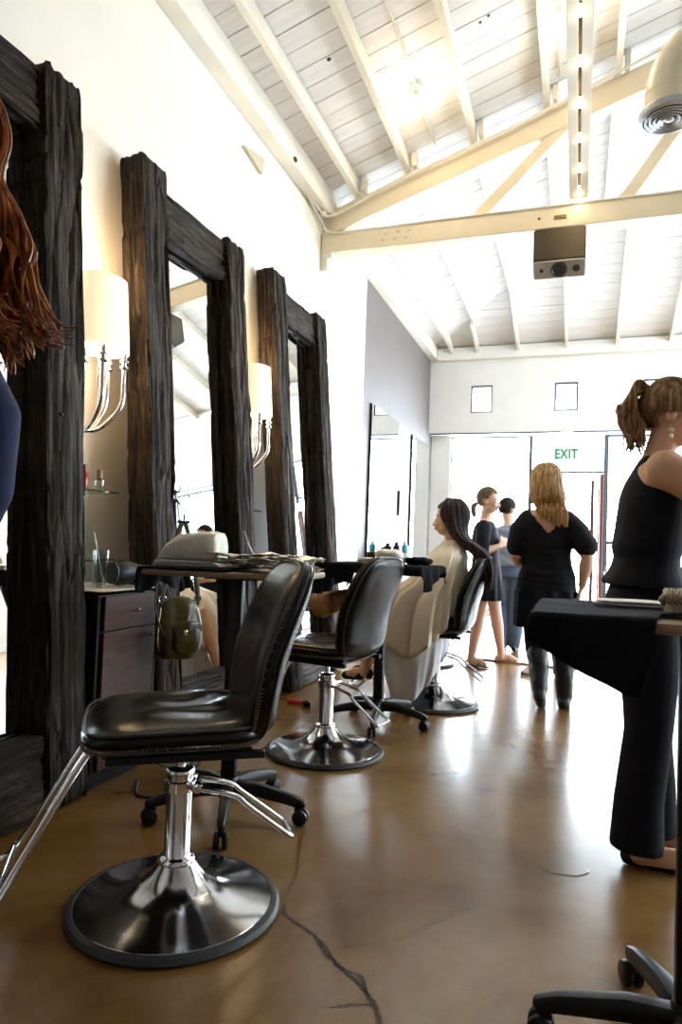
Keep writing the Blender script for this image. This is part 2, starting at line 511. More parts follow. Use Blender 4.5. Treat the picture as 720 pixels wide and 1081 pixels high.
# gable above
bm = bmesh.new()
for c, s in parts: box(bm, c, s)
for yy in (YB,):
    fr = [bm.verts.new(p) for p in ((WX, yy, 4.14), (RX, yy, 4.14), (RX, yy, 4.33), (WX, yy, 4.33))]
    bk = [bm.verts.new(v.co + V((0, .2, 0))) for v in fr]
    skin_rings(bm, [fr, bk])
# soffit between bulkhead and the glazing, and the solid part right of the glazing
box(bm, ((WX + RX) / 2, (YB + YG) / 2 + .15, 2.95), (RX - WX, YG - YB - .0, .1))
box(bm, ((3.7 + RX) / 2, YG, 1.45), (RX - 3.7, .12, 2.9))
struct('wall_back', bm, 'white_paint', smooth=False)
bm = bmesh.new(); box(bm, ((WX + RX) / 2, YB - .004, 2.905), (RX - WX - .02, .01, .022)); struct('trim_2', bm, 'alu', smooth=False)
n = 1
for a, b in holes:
    bm = bmesh.new()
    for x in (a + .012, b - .012): box(bm, (x, YB + .06, (zs0 + zs1) / 2), (.024, .08, zs1 - zs0))
    for z in (zs0 + .012, zs1 - .014): box(bm, ((a + b) / 2, YB + .06, z), (b - a - .048, .08, .028))
    o = struct('window_%d' % n, bm, 'alu', smooth=False); n += 1
    bm = bmesh.new(); box(bm, ((a + b) / 2, YB + .08, (zs0 + zs1) / 2), (b - a - .04, .006, zs1 - zs0 - .04)); obj('pane', bm, 'pane', o, smooth=False)

# storefront glazing at YG
def glazed(name, x0, x1, z0, z1, bars=(), fm='alu', w=.03, pane=True):
    bm = bmesh.new()
    for x in (x0 + w / 2, x1 - w / 2): box(bm, (x, YG, (z0 + z1) / 2), (w, .07, z1 - z0))
    for z in (z0 + w / 2, z1 - w / 2): box(bm, ((x0 + x1) / 2, YG, z), (x1 - x0 - 2 * w, .07, w))
    for z in bars: box(bm, ((x0 + x1) / 2, YG, z), (x1 - x0 - 2 * w, .06, .045))
    o = struct(name, bm, fm, smooth=False)
    if pane:
        bm = bmesh.new(); box(bm, ((x0 + x1) / 2, YG, (z0 + z1) / 2), (x1 - x0 - w, .008, z1 - z0 - w)); obj('pane', bm, 'pane', o, smooth=False)
    return o
bm = bmesh.new(); box(bm, (WX + .16, YG, 1.45), (.32, .16, 2.9)); struct('trim_3', bm, 'white_paint', smooth=False)
glazed('window_7', -2.0, -.72, .08, 2.9, w=.02)
glazed('window_8', .42, 2.0, .08, 2.9, bars=(1.23,))
glazed('window_9', 2.0, 3.7, .08, 2.9, bars=(1.23,))
bm = bmesh.new(); box(bm, (-1.36, YG, .04), (1.28, .12, .08)); struct('trim_4', bm, 'white_paint', smooth=False)
bm = bmesh.new(); box(bm, (2.06, YG, .04), (3.28, .12, .08)); struct('trim_5', bm, 'white_paint', smooth=False)
# door opening x -.72..36 with its dark post and transom; the red-brown door leaf stands open at the right
bm = bmesh.new(); box(bm, (-.705, YG, 1.45), (.03, .08, 2.9)); box(bm, (.40, YG, 1.45), (.035, .08, 2.9)); box(bm, (-.15, YG, 2.32), (1.08, .07, .03))
dr = struct('door_1', bm, 'alu', smooth=False)
bm = bmesh.new(); box(bm, (-.15, YG, 2.62), (1.07, .006, .54)); obj('transom_pane', bm, 'pane', dr, smooth=False)
def door_leaf():
    bm = bmesh.new()
    for y in (YG - .10, YG - .94): box(bm, (.33, y, 1.10), (.05, .10, 2.18), bev=.004)
    for z in (.12, 2.12): box(bm, (.33, YG - .52, z), (.05, .74, .14), bev=.004)
    o = obj('door_leaf', bm, 'brown_frame', dr, smooth=False)
    bm = bmesh.new(); box(bm, (.33, YG - .52, 1.12), (.008, .74, 1.86)); obj('pane', bm, 'pane', o, smooth=False)
    bm = bmesh.new(); tube(bm, [(.29, YG - .90, .95), (.25, YG - .90, .97), (.25, YG - .90, 1.25), (.29, YG - .90, 1.27)], .01, 8); obj('handle', bm, 'steel', o)
door_leaf()
bm = bmesh.new(); box(bm, (.225, YG - .02, 1.10), (.05, .09, 2.18), bev=.004); obj('door_jamb', bm, 'brown_frame', dr, smooth=False)
bm = bmesh.new(); box(bm, (-.45, 6.72, .008), (.95, .10, .016), Euler((0, 0, -.12)).to_matrix(), .003); tag(obj('threshold_strip', bm, 'threshold', smooth=False), 'flat brown wooden strip on the floor behind the sandalled woman', 'floor strip')

# right and front walls
wy = [(4.3, 6.1), (6.5, 8.3), (8.7, 10.5)]
parts = [((RX + .1, (Y0 + wy[0][0]) / 2, 2.2), (.2, wy[0][0] - Y0, 4.4))]
edges = [q for w in wy for q in w][1:-1] + []
for i in range(0, len(edges), 2): parts.append(((RX + .1, (edges[i] + edges[i + 1]) / 2, 2.2), (.2, edges[i + 1] - edges[i], 4.4)))
parts.append(((RX + .1, (wy[-1][1] + YG + .1) / 2, 2.2), (.2, YG + .1 - wy[-1][1], 4.4)))
for a, b in wy:
    parts.append(((RX + .1, (a + b) / 2, .45), (.2, b - a, .9))); parts.append(((RX + .1, (a + b) / 2, 3.75), (.2, b - a, 1.3)))
wallmesh('wall_right', parts, 'plaster')
n = 10
for a, b in wy:
    bm = bmesh.new()
    for y in (a + .03, (a + b) / 2, b - .03): box(bm, (RX + .1, y, 2.0), (.08, .05, 2.2))
    for z in (.93, 3.07): box(bm, (RX + .1, (a + b) / 2, z), (.08, b - a, .05))
    o = struct('window_%d' % n, bm, 'alu', smooth=False); n += 1
    bm = bmesh.new(); box(bm, (RX + .1, (a + b) / 2, 2.0), (.008, b - a - .06, 2.1)); obj('pane', bm, 'pane', o, smooth=False)
bm = bmesh.new(); box(bm, ((WX + RX) / 2, Y0 - .1, 2.2), (RX - WX + .4, .2, 4.4))
fr = [bm.verts.new(p) for p in ((WX, Y0, 4.39), (RX, Y0, 4.39), (RIDGE, Y0, roof(RIDGE) + .04))]
bk = [bm.verts.new(v.co - V((0, .2, 0))) for v in fr]; skin_rings(bm, [fr, bk])
struct('wall_front', bm, 'taupe', smooth=False)
# baseboards
bm = bmesh.new(); box(bm, (WX + .008, (Y0 + YG) / 2 - .1, .06), (.016, YG - Y0 - .3, .12)); struct('baseboard_left', bm, 'white_paint', smooth=False)
bm = bmesh.new(); box(bm, (RX - .008, (Y0 + YG) / 2, .07), (.016, YG - Y0 - .2, .14)); struct('baseboard_right', bm, 'white_paint', smooth=False)
bm = bmesh.new(); box(bm, ((3.7 + RX) / 2, YG - .07, .07), (RX - 3.75, .016, .14)); struct('baseboard_back', bm, 'white_paint', smooth=False)

# hipped ceiling: boards up both slopes and the far hip, open joints over a dark deck, skylights in the right slope
sky = [(5.8, 9.0)]; SX = (3.0, 5.2); EZ = 4.2904
def strip(b, pts, zo, th):
    skin_rings(b, [[b.verts.new((x, y, z + q)) for x, y, z in pts] for q in (zo, zo + th)])
def slope(sgn):
    bm = bmesh.new(); bg = bmesh.new(); rnd = random.Random(5); y = Y0; w = .18
    while y < YB - .01:
        ye = min(y + w, YB); dz = rnd.uniform(0, .003)
        def lim(q): return min(RIDGE, WX + (YB - q)) if sgn < 0 else max(RIDGE, RX - (YB - q))
        x0 = WX if sgn < 0 else RX
        insky = sgn > 0 and any(y > a - .02 and ye < b + .02 for a, b in sky)
        def seg(xa, ya_, yb_, xb_a, xb_b, B, zo, th): strip(B, [(xa, ya_, roof(xa)), (xb_a, ya_, roof(xb_a)), (xb_b, yb_, roof(xb_b)), (xa, yb_, roof(xa))], zo, th)
        for B, e, zo, th in ((bm, .004, dz, .02), (bg, 0, .024, .06)):
            if insky:
                seg(RX, y + e, ye - e, SX[1], SX[1], B, zo, th); seg(SX[0], y + e, ye - e, lim(y), lim(ye), B, zo, th)
            else: seg(x0, y + e, ye - e, lim(y + e), lim(ye - e), B, zo, th)
        y += w
    return bm, bg
def hip():
    bm = bmesh.new(); bg = bmesh.new(); rnd = random.Random(6); D = RIDGE - WX; y = YB
    hz = lambda q: EZ + .33 * (YB - q)
    while y > YB - D + .01:
        yn = max(y - .18, YB - D); dz = rnd.uniform(0, .003)
        for B, e, zo, th in ((bm, .004, dz, .02), (bg, 0, .024, .06)):
            a, c = y - e, yn + e
            strip(B, [(WX + YB - a, a, hz(a)), (RX - YB + a, a, hz(a)), (RX - YB + c, c, hz(c)), (WX + YB - c, c, hz(c))], zo, th)
        y = yn
    return bm, bg
for fn in (lambda: slope(-1), lambda: slope(1), hip):
    bm, bg = fn(); o = struct('ceiling', bm, 'boards', smooth=False); obj('roof_deck', bg, 'gap', o, smooth=False)
bm = bmesh.new(); box(bm, ((WX + RX) / 2, YB - .05, 4.19), (RX - WX - .25, .10, .20), bev=.006); struct('trim_50', bm, 'white_paint', smooth=False)
bm = bmesh.new(); box(bm, (WX + .06, (Y0 + YB) / 2, 4.215), (.12, YB - Y0, .21), bev=.006); struct('trim_1', bm, 'wood_white', smooth=False)
# two dark knots in the ceiling boards
def knot(x, y, r):
    bm = bmesh.new(); zz = roof(x) - .001
    lathe(bm, [(0, 0), (r, 0), (r * .9, -.003), (0, -.003)], 14, (x, y, zz), Euler((0, -math.atan(.33), 0)).to_matrix()); obj('knot', bm, 'gap', bpy.data.objects['ceiling'])
for x, y, r in ((-1.72, 4.35, .016), (-.72, 4.72, .011), (-.66, 4.70, .012)): knot(x, y, r)
bm = bmesh.new(); ellipsoid(bm, (WX + .125, 4.9, 4.14), (.015, .03, .02)); obj('knot', bm, 'gap', bpy.data.objects['trim_1'])

# purlins running down the room to the hip, and the hip's own rafters
pn = 6
for i, x in enumerate([-1.97, -1.50, -.92, -.31, .25, .85, 1.45, 2.2, 2.95, 3.55, 4.15, 4.75, 5.35, 5.95]):
    ye = YB - (x - WX if x < RIDGE else RX - x)
    segs = [(Y0, sky[0][0])] + ([(sky[0][1], ye)] if ye > sky[0][1] + .05 else []) if 3.0 < x < 5.2 else [(Y0, ye)]
    segs = [(a, min(b, ye)) for a, b in segs]
    bm = bmesh.new()
    for a, b in segs: box(bm, (x, (a + b) / 2, roof(x) - .06 - .008), (.05, b - a, .125), bev=.003)
    struct('trim_%d' % pn, bm, 'wood_white', smooth=False); pn += 1
for x in (-1.97, -1.55, -.92, -.20, .52, 1.25, 2.0, 2.75, 3.5, 4.25, 5.0):
    d = min(x - WX, RX - x); bm = bmesh.new(); beam(bm, (x, YB - .02, EZ - .065), (x, YB - d, EZ - .065 + .33 * d), .05, .12); struct('trim_%d' % pn, bm, 'wood_white', smooth=False); pn += 1

# ------------------------------------------------------------------ truss
TY = 5.92
def truss():
    t = thing('roof_truss', 'white painted timber roof truss spanning the room above the hanging speaker', 'roof truss', (0, TY, 0))
    L = lambda x: roof(x) - .128 - .11
    def bar(name, p0, p1, w=.12, h=.2, lab=None):
        bm = bmesh.new(); beam(bm, p0, p1, w, h, bev=.006); return obj(name, bm, 'wood_cream', t, smooth=False)
    bar('bottom_chord', (WX + .005, 0, 3.875), (RX - .005, 0, 3.875), .15, .19)
    bar('top_chord', (WX + .02, 0, L(WX)), (RIDGE, 0, L(RIDGE)), .13, .21)
    bar('top_chord', (RIDGE, 0, L(RIDGE)), (RX - .02, 0, L(RX)), .13, .21)
    for x in (-1.14, .077, 1.3, 2.2, 3.1, 4.32, 5.54): bar('web_post', (x, 0, 3.97), (x, 0, L(x) - .09), .09, .092)
    def dg(xa, xb): bar('web_diagonal', (xa, .0, 3.97), (xb, .0, L(xb) - .08), .07, .10)
    dg(-.88, -.16); dg(.32, 1.10); dg(1.45, 2.1); dg(5.28, 4.56); dg(4.08, 3.3); dg(2.95, 2.3)
    bm = bmesh.new(); box(bm, (WX + .035, 0, 3.70), (.07, .14, .18), bev=.006); box(bm, (WX + .06, -.02, 3.755), (.11, .12, .05), bev=.004); obj('corbel', bm, 'wood_white', t, smooth=False)
    for r_, zz in enumerate((3.85, 3.91)):
        for k in range(3):
            bm = bmesh.new(); lathe(bm, [(0, .012), (.014, .010), (.017, 0), (.017, -.006), (0, -.006)], 10, (-1.72 + .11 * k + .03 * r_, -.078, zz), Euler((PI / 2, 0, 0)).to_matrix()); obj('bolt', bm, 'conduit', t)
    bm = bmesh.new(); box(bm, (-.18, -.079, 3.865), (.10, .01, .03)); obj('plate', bm, 'tray_wood', t, smooth=False)
    bm = bmesh.new(); lathe(bm, [(0, .003), (.011, .002), (.011, -.004), (0, -.004)], 12, (-.35, -.076, 3.87), Euler((PI / 2, 0, 0)).to_matrix()); obj('bolt_hole', bm, 'gap', t)
truss()
# small blocks where the purlins sit on the truss
for i, x in enumerate((-1.90, -1.43, -.85, -.24, .32)):
    bm = bmesh.new(); box(bm, (x, TY - .11, roof(x) - .075), (.04, .10, .13), bev=.004); struct('trim_%d' % pn, bm, 'wood_white', smooth=False); pn += 1

# beam along the room carrying a line of bulbs
t = thing('light_beam', 'pale twin-board beam with a row of small bulbs resting on the truss', 'light beam', (-.036, 0, 3.98))
for s in (-1, 1):
    bm = bmesh.new(); box(bm, (s * .042, 2.2, .075), (.062, 7.2, .15), bev=.004); obj('board', bm, 'wood_white', t, smooth=False)
bm = bmesh.new(); box(bm, (0, 2.2, .13), (.022, 7.2, .03)); obj('wire_channel', bm, 'gap', t, smooth=False)
for k, y in enumerate((2.6, 3.3, 3.75, 4.15, 4.55, 4.95, 5.35, 5.72)):
    bm = bmesh.new(); lathe(bm, [(.006, .05), (.009, .03), (.012, .015), (.014, .0), (.010, -.012), (.0, -.016)], 12, (0, y, .0)); b_ = obj('bulb', bm, 'bulb', t)
# conduit along the top chord
bm = bmesh.new(); stube(bm, [(WX + .04, 5.2, 4.12), (WX + .05, 5.6, 4.10), (-2.18, 5.76, 4.09), (-1.6, 5.77, 4.33), (-.6, 5.78, 4.66), (.7, 5.78, 5.16), (2.1, 5.79, 5.66)], .013, 8)
tag(obj('conduit', bm, 'conduit'), 'thin painted conduit following the top edge of the truss', 'conduit')
bm = bmesh.new(); stube(bm, [(WX + .03, 5.45, 4.10), (WX + .05, 5.70, 4.03), (-2.15, 5.832, 3.955), (-1.2, 5.835, 3.962), (.2, 5.835, 3.962), (1.6, 5.835, 3.962)], .009, 8)
tag(obj('cable', bm, 'conduit'), 'thin pale cable running along the truss bottom chord from the wall', 'cable')
def junction(x, y):
    bm = bmesh.new(); lathe(bm, [(0, .04), (.03, .04), (.035, .03), (.035, 0), (0, 0)], 16, (x, y, 4.08)); ellipsoid(bm, (x + .01, y - .03, 4.09), (.03, .03, .03)); tag(obj('junction_box', bm, 'conduit'), 'round junction box where the left wall meets the truss', 'junction box')
junction(WX + .05, 5.74)
# ceiling bulbs on conduits
def ceiling_bulb(x, y, lab):
    zt = roof(x)
    t = thing('ceiling_lamp', lab, 'ceiling lamp', (x, y, zt))
    bm = bmesh.new(); tube(bm, [(0, -4.4, -.02), (0, .78, -.02)], .011, 8); obj('conduit', bm, 'conduit', t)
    bm = bmesh.new(); lathe(bm, [(0, -.01), (.05, -.01), (.055, -.03), (.045, -.05), (.028, -.055), (.028, -.10), (0, -.10)], 18); obj('socket', bm, 'conduit', t)
    bm = bmesh.new(); lathe(bm, [(.018, -.10), (.02, -.12), (.034, -.15), (.038, -.175), (.030, -.20), (.012, -.212), (0, -.213)], 18); obj('bulb', bm, 'bulb', t)
    l = bpy.data.lights.new('bulb_light', 'POINT'); l.energy = 2.5; l.color = (1, .80, .52); l.shadow_soft_size = .05
    o = bpy.data.objects.new('bulb_light', l); C.objects.link(o); o.location = (x, y, zt - .30)
ceiling_bulb(-1.245, 5.0, 'bare glowing ceiling bulb nearer the left wall')
ceiling_bulb(-.20, 4.9, 'bare glowing ceiling bulb beside the bulb-lined beam')

# hanging speaker
def speaker():
    t = thing('hanging_speaker', 'boxy dark bronze loudspeaker hanging under the truss', 'loudspeaker', (-.18, 5.86, 3.74))
    prof = [(-.10, 0), (-.10, -.27), (.03, -.375), (.22, -.26), (.22, 0)]
    bm = bmesh.new(); rings = []
    for x in (-.205, .205): rings.append([bm.verts.new((x, y, z)) for y, z in prof])
    skin_rings(bm, rings); bmesh.ops.bevel(bm, geom=list(bm.edges), offset=.01, segments=2, affect='EDGES'); obj('cabinet', bm, 'speaker_box', t, angle=30)
    ang = math.atan2(.105, .13); R = Euler((-ang, 0, 0)).to_matrix()
    c = V((0, -.035, -.3225)); nrm = R @ V((0, 0, -1))
    bm = bmesh.new(); box(bm, c + nrm * .004, (.40, .155, .012), R, .004); f = obj('front_panel', bm, 'speaker_face', t, smooth=False)
    RR = R @ Euler((PI, 0, 0)).to_matrix()
    bm = bmesh.new(); lathe(bm, [(.066, 0), (.066, .008), (.058, .010), (.05, .002), (.02, -.0), (.018, .006), (0, .009)], 28, c + nrm * .010, RR); obj('woofer', bm, 'cone', f)
    bm = bmesh.new(); lathe(bm, [(.03, 0), (.03, .006), (.02, .004), (0, .006)], 20, c + nrm * .010 + V((.135, 0, 0)), RR); obj('tweeter', bm, 'cone', f)
    bm = bmesh.new(); lathe(bm, [(.016, 0), (.016, .006), (.01, .002), (0, .002)], 16, c + nrm * .010 + V((-.14, 0, 0)), RR); obj('port', bm, 'cone', f)
    bm = bmesh.new(); box(bm, (0, .06, .02), (.30, .05, .02)); box(bm, (-.15, .06, 0.0), (.01, .05, .07)); box(bm, (.15, .06, 0.0), (.01, .05, .07)); obj('bracket', bm, 'alu', t, smooth=False)
speaker()
# duct elbow with round diffuser
t = thing('air_duct', 'cream painted round duct elbow with a grey ring diffuser', 'air duct', (.50, 4.6, 3.82))
P = [(0, 0, .04), (0, 0, .16)] + [(.30 * (1 - math.cos(a)), 0, .16 + .34 * math.sin(a)) for a in [i * PI / 16 for i in range(1, 9)]] + [(1.0, 0, .51), (1.5, 0, .52)]
bm = bmesh.new(); tube(bm, P, .145, 32); obj('duct', bm, 'duct', t, angle=25)
for i in (1, 4, 7):
    bm = bmesh.new(); c = V(P[i]); tt = (V(P[i + 1]) - V(P[i - 1])).normalized(); tube(bm, [c - tt * .008, c + tt * .008], .1475, 32); obj('seam', bm, 'duct', t)
bm = bmesh.new(); lathe(bm, [(.10, .05), (.175, .05), (.18, .04), (.178, .01), (.155, 0), (.148, .012), (.148, .03), (.10, .035)], 36); df = obj('diffuser', bm, 'diffuser', t)
for r in (.13, .104, .078, .052):
    bm = bmesh.new(); lathe(bm, [(r, .02), (r + .014, -.004), (r + .006, -.008), (r - .012, .016)], 32); obj('ring', bm, 'diffuser', df)
bm = bmesh.new(); lathe(bm, [(.03, .02), (.03, .0), (.012, -.012), (0, -.014)], 20); obj('hub', bm, 'diffuser', df)
bm = bmesh.new(); lathe(bm, [(.145, .045), (0, .046), (0, .055), (.145, .055)], 24); obj('throat', bm, 'gap', df)
# little triangular marker on the wall
bm = bmesh.new(); fr = [bm.verts.new(p) for p in ((WX, 4.22, 3.88), (WX, 4.56, 3.97), (WX, 4.52, 3.83))]; bk = [bm.verts.new(v.co + V((.03, 0, 0))) for v in fr]; skin_rings(bm, [fr, bk]); tag(obj('wall_bracket', bm, 'bracket_tan', smooth=False), 'small cream triangular bracket high on the left wall', 'bracket')
# exit sign
t = thing('exit_sign', 'white EXIT sign with green letters hanging before the door', 'exit sign', (-.17, 10.80, 2.47))
bm = bmesh.new(); box(bm, (0, .02, .08), (.36, .03, .20), bev=.004); obj('body', bm, 'exit_body', t, smooth=False)
bm = bmesh.new(); tube(bm, [(0, .02, .17), (0, .02, .43)], .008, 8); obj('stem', bm, 'alu', t)
bm = bmesh.new(); box(bm, (0, .06, .43), (.18, .12, .03), bev=.003); obj('mount', bm, 'laminate', t, smooth=False)
cu = bpy.data.curves.new('exit_text', 'FONT'); cu.body = 'EXIT'; cu.size = .19; cu.extrude = .003; cu.align_x = 'CENTER'; cu.space_character = 1.08; cu.offset = .002
to = bpy.data.objects.new('exit_text', cu); C.objects.link(to); bpy.context.view_layer.update()
dg = bpy.context.evaluated_depsgraph_get(); me = bpy.data.meshes.new_from_object(to.evaluated_get(dg)); bpy.data.objects.remove(to)
me.materials.clear(); me.materials.append(M['green_sign']); lo = bpy.data.objects.new('lettering', me); C.objects.link(lo); lo.parent = t; lo.location = (0, .0, .01); lo.rotation_euler = (PI / 2, 0, 0); lo.scale = (.8, 1.05, 1)
lo['label'] = 'green EXIT lettering'

# ------------------------------------------------------------------ light
w = bpy.data.worlds.new('sky'); sc.world = w; w.use_nodes = True
bgn = w.node_tree.nodes['Background']; bgn.inputs['Color'].default_value = (.80, .91, 1, 1); bgn.inputs['Strength'].default_value = 14
def portal(loc, rot, sx, sy):
    l = bpy.data.lights.new('portal', 'AREA'); l.shape = 'RECTANGLE'; l.size = sx; l.size_y = sy; l.cycles.is_portal = True
    o = bpy.data.objects.new('portal', l); C.objects.link(o); o.location = loc; o.rotation_euler = rot
portal((.7, YG + .12, 1.5), (-PI / 2, 0, 0), 5.9, 2.9)
for a, b in wy: portal((RX + .22, (a + b) / 2, 2.0), (0, PI / 2, 0), 2.2, b - a)
for a, b in sky: portal(((SX[0] + SX[1]) / 2, (a + b) / 2, roof(4.1) + .12), (0, math.atan(.33), 0), 2.3, b - a)
# ------------------------------------------------------------------ salon chairs
def make_chair(label, footrest=True):
    t = thing('salon_chair', label, 'chair', (0, 0, 0), 0, 'black salon chairs along the left wall')
    # dish base
    bm = bmesh.new()
    lathe(bm, [(0, .006), (.280, .006), (.286, .014), (.280, .026), (.23, .036), (.165, .050), (.125, .064), (.095, .082), (.070, .110), (.058, .125), (.050, .135), (0, .136)], 64)
    base = obj('dish_base', bm, 'steel', t, angle=50)
    bm = bmesh.new(); prof = [(.284, 0), (.300, .002), (.306, .010), (.298, .022), (.284, .026), (.276, .020), (.276, .004)]
    rings = []
    for r, z in prof: rings.append(ring(bm, V((0, 0, z)), V((1, 0, 0)), V((0, 1, 0)), r, r, 64))
    skin_rings(bm, rings, closed=True); obj('rubber_rim', bm, 'rubber', base)
    bm = bmesh.new(); lathe(bm, [(0, .125), (.052, .125), (.055, .135), (.050, .146), (.041, .150), (.038, .156), (.038, .385), (.042, .388), (.042, .398), (.036, .404), (0, .405)], 36); obj('column', bm, 'chrome', t, angle=50)
    bm = bmesh.new(); lathe(bm, [(0, .40), (.013, .40), (.013, .47), (.05, .475), (.05, .485), (0, .486)], 20); obj('piston', bm, 'chrome', t)
    bm = bmesh.new(); lathe(bm, [(.038, .335), (.046, .338), (.046, .365), (.038, .368)], 32); box(bm, (-.045, 0, .352), (.03, .10, .022), bev=.004); tube(bm, [(-.045, -.062, .352), (-.045, .062, .352)], .011, 12)
    obj('pump_collar', bm, 'chrome', t)
    # pump lever loop behind
    bm = bmesh.new(); P = [(-.045, .050, .352), (-.155, .052, .325), (-.195, .060, .295), (-.315, .062, .205), (-.328, .045, .197), (-.328, -.045, .197), (-.315, -.062, .205), (-.195, -.060, .295), (-.155, -.052, .325), (-.045, -.050, .352)]
    tube(bm, smooth_pts(P, 4), .0075, 10, round_ends=True); obj('pump_lever', bm, 'chrome', t)
    # under-seat frame
    bm = bmesh.new(); box(bm, (.02, 0, .492), (.40, .34, .012), bev=.003); box(bm, (.02, 0, .480), (.20, .16, .02), bev=.004)
    for s in (-1, 1): box(bm, (.0, s * .19, .487), (.42, .025, .02), bev=.004)
    obj('seat_frame', bm, 'black_metal', t, smooth=False)
    # seat
    def fs(x, y, n):
        fx = y / .5  # depth direction
        z = .545 + n
        if n > 0:
            q = max(0, 1 - (abs(x) / .24) ** 4) * max(0, 1 - (abs(y) / .25) ** 4)
            z += q * (.012 * max(-.3, math.sin(x * 26 - y * 16 + 3.2 * noise.noise(V((x * 5, y * 5, 0))))) * max(.12, min(1, .55 - y * 4)) - .010 * math.exp(-((y + .07) ** 2 + x * x) / .02))
        return V((y + .03, x, z - .012 * (max(0, y) / .25) ** 2))
    bm = bmesh.new(); mid = pad(bm, .50, .50, .088, fs, N=72, pw=4.2, K=16); seat = obj('seat', bm, 'leather', t, angle=70)
    for dz in (.024, -.024):
        bm = bmesh.new(); tube(bm, [p + V((0, 0, dz)) - (p - V((.03, 0, p.z))).normalized() * .006 for p in mid[::2]], .0042, 6, closed=True); obj('piping', bm, 'leather_trim', seat)
    bm = bmesh.new()
    for i in range(0, 72):
        p = mid[i]; q = mid[(i + 1) % 72]
        for k in range(3):
            c = p.lerp(q, k / 3) * 1.0; d = (c - V((.03, 0, c.z))).normalized()
            box(bm, c + V((0, 0, -.017)) - d * .0005, (.0022, .0022, .009))
    obj('stitching', bm, 'thread', seat, smooth=False)['kind'] = 'stuff'
    # backrest: u across, v up
    def fb(x, y, n):
        v = (y + .28) / .56
        bx = -.200 - .135 * v ** 1.25 + .018 * math.sin(v * PI) + .42 * x * x * (.4 + .6 * (1 - abs(2 * v - 1)))
        bx += (.05 * (1 - v / .18) ** 2 if v < .18 else 0)
        ang = .16
        wv = 1 - .06 * max(0, v - .55) / .45 - .06 * max(0, .35 - v) / .35
        r = .004 * noise.noise(V((x * 6, y * 9, n * 40)))
        return V((bx + n * math.cos(ang) + r, x * wv, .485 + v * .535 + n * math.sin(ang)))
    bm = bmesh.new(); mid = pad(bm, .50, .56, .108, fb, N=72, pw=3.9, K=14); back = obj('backrest', bm, 'leather', t, angle=70)
    cc = sum(mid, V()) / len(mid)
    for dx in (.021, -.021):
        bm = bmesh.new(); tube(bm, [p + V((dx, 0, 0)) - (p - cc).normalized() * .005 for p in mid[::2]], .0042, 6, closed=True); obj('piping', bm, 'leather_trim', back)
    bm = bmesh.new()
    for i in range(0, 72):
        p = mid[i]; q = mid[(i + 1) % 72]
        for k in range(3):
            c = p.lerp(q, k / 3); box(bm, c + V((.015, 0, 0)) - (c - cc).normalized() * .0003, (.009, .0022, .0022))
    obj('stitching', bm, 'thread', back, smooth=False)['kind'] = 'stuff'
    if footrest:
        fr = None
        bm = bmesh.new()
        for s in (-1, 1): tube(bm, smooth_pts([(.20, s * .085, .492), (.245, s * .088, .485), (.275, s * .09, .452), (.40, s * .12, .235), (.475, s * .185, .115), (.52, s * .17, .10)], 5), .0105, 10)
        tube(bm, smooth_pts([(.52, .17, .10), (.56, .15, .098), (.58, .10, .098), (.58, -.10, .098), (.56, -.15, .098), (.52, -.17, .10)], 5), .0105, 10)
        tube(bm, [(.46, -.186, .14), (.46, .186, .14)], .009, 10)
        obj('footrest', bm, 'chrome', t)
    return t
chair0 = make_chair('nearest black salon chair, empty, on a polished dish base')
chair0.location = (-1.09, 1.79, 0); chair0.rotation_euler = (0, 0, math.radians(216))
dup(chair0, (-1.205, 3.36, 0), math.radians(170), 'second black salon chair, empty, behind the nearest one')
dup(chair0, (-.90, 4.69, 0), math.radians(178), 'black salon chair holding the client in the cream cape')
dup(chair0, (-1.33, 6.25, 0), math.radians(170), 'black salon chair standing beyond the seated client')
c5 = dup(chair0, (.86, 4.02, 0), math.radians(10), 'salon chair mostly hidden behind the stylist in black at right')
del c5['group']

